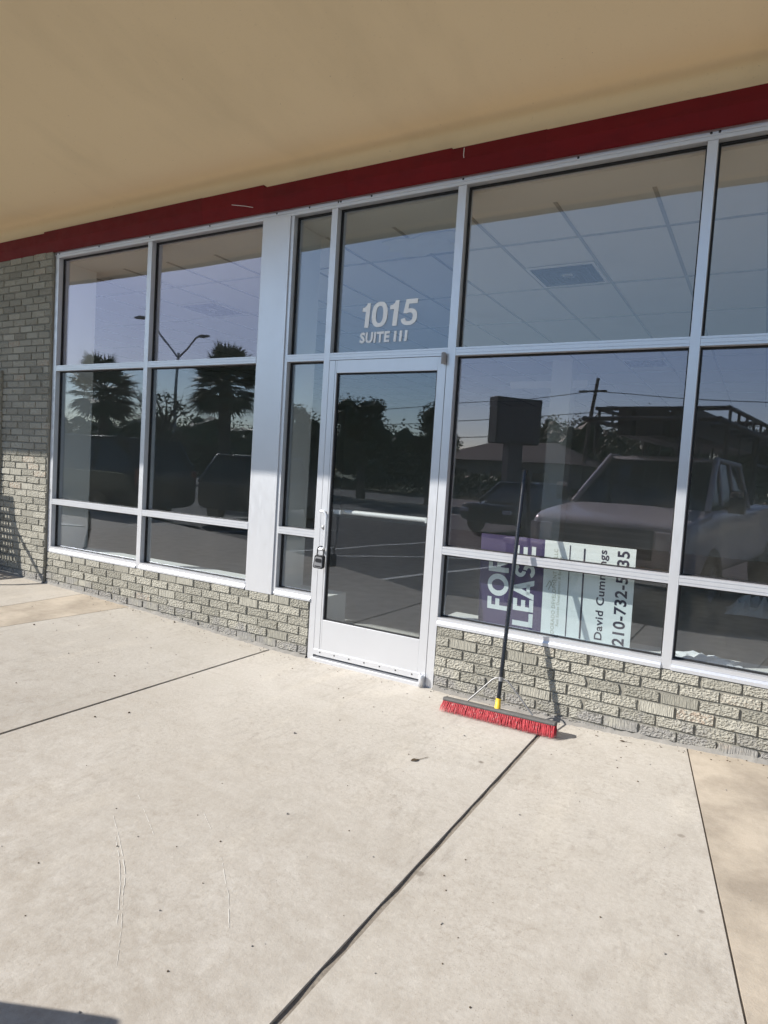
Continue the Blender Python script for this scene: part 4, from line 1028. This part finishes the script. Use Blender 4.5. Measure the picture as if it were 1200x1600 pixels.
tr = [('tall dark oak behind the street kerb opposite the door', -14.6, -23.6, 5.3, 3.3, 3.6, 1), ('round dark oak to the right of the tallest oak', -11.0, -24.0, 4.7, 2.6, 3.3, 2), ('dark oak west of the tallest oak', -19.3, -24.5, 4.9, 3.6, 3.5, 4)]
for lb, x, y, H, cw, ch, sd_ in tr: tree('oak_tree', lb, x, y, H, cw, ch, sd_, 9000, .08)
far = [(-9.5, -52, 6.3, 8, 4.5), (-14, -55, 6.8, 8, 5), (-4.6, -50, 6.6, 8, 5.2), (-24, -42, 4.6, 9, 3.6), (-31, -42, 4.4, 9, 3.4), (-38, -44, 4.9, 9, 3.8), (-47, -46, 5.1, 10, 4), (-56, -46, 5.2, 10, 4), (-66, -48, 5.0, 11, 4), (-77, -50, 5.2, 11, 4.2), (-90, -54, 6, 12, 5), (-18, -66, 5, 9, 4.2), (2, -54, 6.6, 8, 5.2), (9, -56, 6.6, 9, 5), (17, -56, 7, 9, 5.5), (26, -58, 7, 9, 5.4), (-104, -60, 7, 13, 5.6)]
for k, (x, y, H, cw, ch) in enumerate(far):
    o = tree('oak_tree', 'dark leafy tree in the row beyond the street', x, y, H, cw, ch, 40+k, 6500, .14)
hg = MB(); rg = random.Random(5)
for k in range(22000):
    x = rg.uniform(-115, 14); y = -40+rg.uniform(-1.2, 1.2); hh = 1.15+.35*math.sin(x*.31)+.22*math.sin(x*.83+1)+.12*math.sin(x*2.3); p = Vector((x, y, -.15+hh*rg.random()**.6))
    u = Vector((rg.gauss(0, 1), rg.gauss(0, 1), rg.gauss(0, 1))).normalized(); v = u.orthogonal(); s_ = .17
    hg.add([p-u*s_, p+v*s_*.6, p+u*s_, p-v*s_*.6], [(0, 1, 2, 3)])
tag(hg.build('hedge', M['oak']), 'long dark hedge mass along the far side of the street', 'hedge')
# twin-arm lamp post
LP = thing('street_lamp', 'tall twin arm lamp post between the two palms', 'lamp post', (-29.6, -25, -.15))
m = MB(); m.tube([(0, 0, 0), (0, 0, 8.2)], [.13, .08], 10); m.build('pole', M['galv'], LP)
for s_, (ax, az) in ((-1, (3.6, 2.65)), (1, (2.1, 1.25))):
    m = MB(); m.tube([(0, 0, 7.85), (s_*ax*.35, 0, 7.85+az*.45), (s_*ax*.72, 0, 7.85+az*.95), (s_*ax*.85, 0, 7.85+az)], .055, 8); am = m.build('arm', M['galv'], LP)
    m = MB(); c0 = s_*ax*.85; m.loft([[(c0, -.05, 7.85+az-.04), (c0, .05, 7.85+az-.04), (c0, .05, 7.85+az+.05), (c0, -.05, 7.85+az+.05)], [(c0+s_*.3, -.17, 7.85+az-.08), (c0+s_*.3, .17, 7.85+az-.08), (c0+s_*.3, .15, 7.85+az+.08), (c0+s_*.3, -.15, 7.85+az+.08)], [(c0+s_*.85, -.12, 7.85+az-.05), (c0+s_*.85, .12, 7.85+az-.05), (c0+s_*.85, .10, 7.85+az+.04), (c0+s_*.85, -.10, 7.85+az+.04)]]); m.build('lamp_head', M['lamp'], am)
# pylon sign (its face is in shadow and unreadable in the photo)
PY = thing('pylon_sign', 'dark boxy pylon sign on a single square post at the roadside', 'sign', (-9.15, -30, -.15), R(-48))
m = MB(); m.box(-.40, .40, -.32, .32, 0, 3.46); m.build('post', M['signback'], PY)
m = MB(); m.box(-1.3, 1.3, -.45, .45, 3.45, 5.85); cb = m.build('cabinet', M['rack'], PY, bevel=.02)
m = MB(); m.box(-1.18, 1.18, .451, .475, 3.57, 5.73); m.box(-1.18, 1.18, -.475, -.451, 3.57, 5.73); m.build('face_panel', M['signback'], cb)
# utility pole and wires
UP = thing('utility_pole', 'leaning wooden utility pole with a street light arm', 'utility pole', (-8.9, -45, -.15))
m = MB(); m.tube([(-.15, 0, 0), (.62, 0, 9.2)], [.16, .11], 10); m.build('pole', M['bark'], UP)
m = MB(); m.box(-.6, 1.3, -.06, .06, 8.2, 8.33); m.build('crossarm', M['bark'], UP)
m = MB(); m.tube([(.3, 0, 5.9), (.95, 0, 6.7), (1.5, 0, 7.05)], .05, 8); a_ = m.build('lamp_arm', M['galv'], UP)
m = MB(); m.box(1.4, 2.1, -.12, .12, 6.98, 7.12); m.build('lamp_head', M['lamp'], a_, bevel=.03)
def wire(p, q, sag, name, label):
    m = MB(); p = Vector(p); q = Vector(q); m.tube([p.lerp(q, t/24)+Vector((0, 0, -sag*4*(t/24)*(1-t/24))) for t in range(25)], .028, 5); o = m.build(name, M['black'])
    return tag(o, label, 'wire')
wire((-70, -47, 8.2), (-8.5, -45, 8.1), 1.6, 'overhead_wire', 'highest overhead wire west of the utility pole')
wire((-8.5, -45, 8.1), (40, -43, 8.0), 1.2, 'overhead_wire', 'highest overhead wire east of the utility pole')
wire((-70, -47, 6.6), (-8.6, -45, 6.5), 1.3, 'overhead_wire', 'middle overhead wire west of the utility pole')
wire((-8.6, -45, 6.5), (40, -43, 6.4), 1.0, 'overhead_wire', 'middle overhead wire east of the utility pole')
wire((-70, -47, 5.2), (-8.7, -45, 5.1), 1.0, 'overhead_wire', 'lowest overhead wire west of the utility pole')
wire((-8.7, -45, 5.1), (40, -43, 5.0), .8, 'overhead_wire', 'lowest overhead wire east of the utility pole')
# low building across the street
FB = thing('low_building', 'low building with a pitched roof across the street behind the pylon sign', 'building', (-14.5, -48, -.15), R(8))
m = MB(); m.box(-6, 6, -4, 4, 0, 3.0); m.build('wall', M['wallf'], FB)
m = MB(); m.add([(-6.6, -4.6, 2.9), (6.6, -4.6, 2.9), (6.6, 4.6, 2.9), (-6.6, 4.6, 2.9), (-3, 0, 4.6), (3, 0, 4.6)], [(0, 1, 5, 4), (2, 3, 4, 5), (1, 2, 5), (3, 0, 4), (0, 3, 2, 1)]); m.build('roof', M['rooff'], FB)
for x in (-3.5, 0, 3.5):
    m = MB(); m.box(x-.7, x+.7, 4.01, 4.05, .9, 2.1); m.build('window', M['cglass'], FB)
# pale patch on the ceiling tiles
m = MB(); rg = random.Random(4); P = []
for x, y in ((-.05, .72), (.10, .69), (.22, .73), (.33, .69), (.585, .70), (.58, .84), (.46, .88), (.50, 1.0), (.36, 1.10), (.22, 1.08), (.14, 1.115), (-.05, 1.10), (-.02, .98), (-.10, .93), (-.03, .84)): P.append((x+rg.gauss(0, .008), y+rg.gauss(0, .008)))
m.add([(x, y, 3.2115) for x, y in P]+[(x, y, 3.2165) for x, y in P], [tuple(range(len(P)))[::-1], tuple(range(len(P), 2*len(P)))]+[(i, (i+1) % len(P), len(P)+(i+1) % len(P), len(P)+i) for i in range(len(P))])
m.build('ceiling_patch', M['tan'], B)
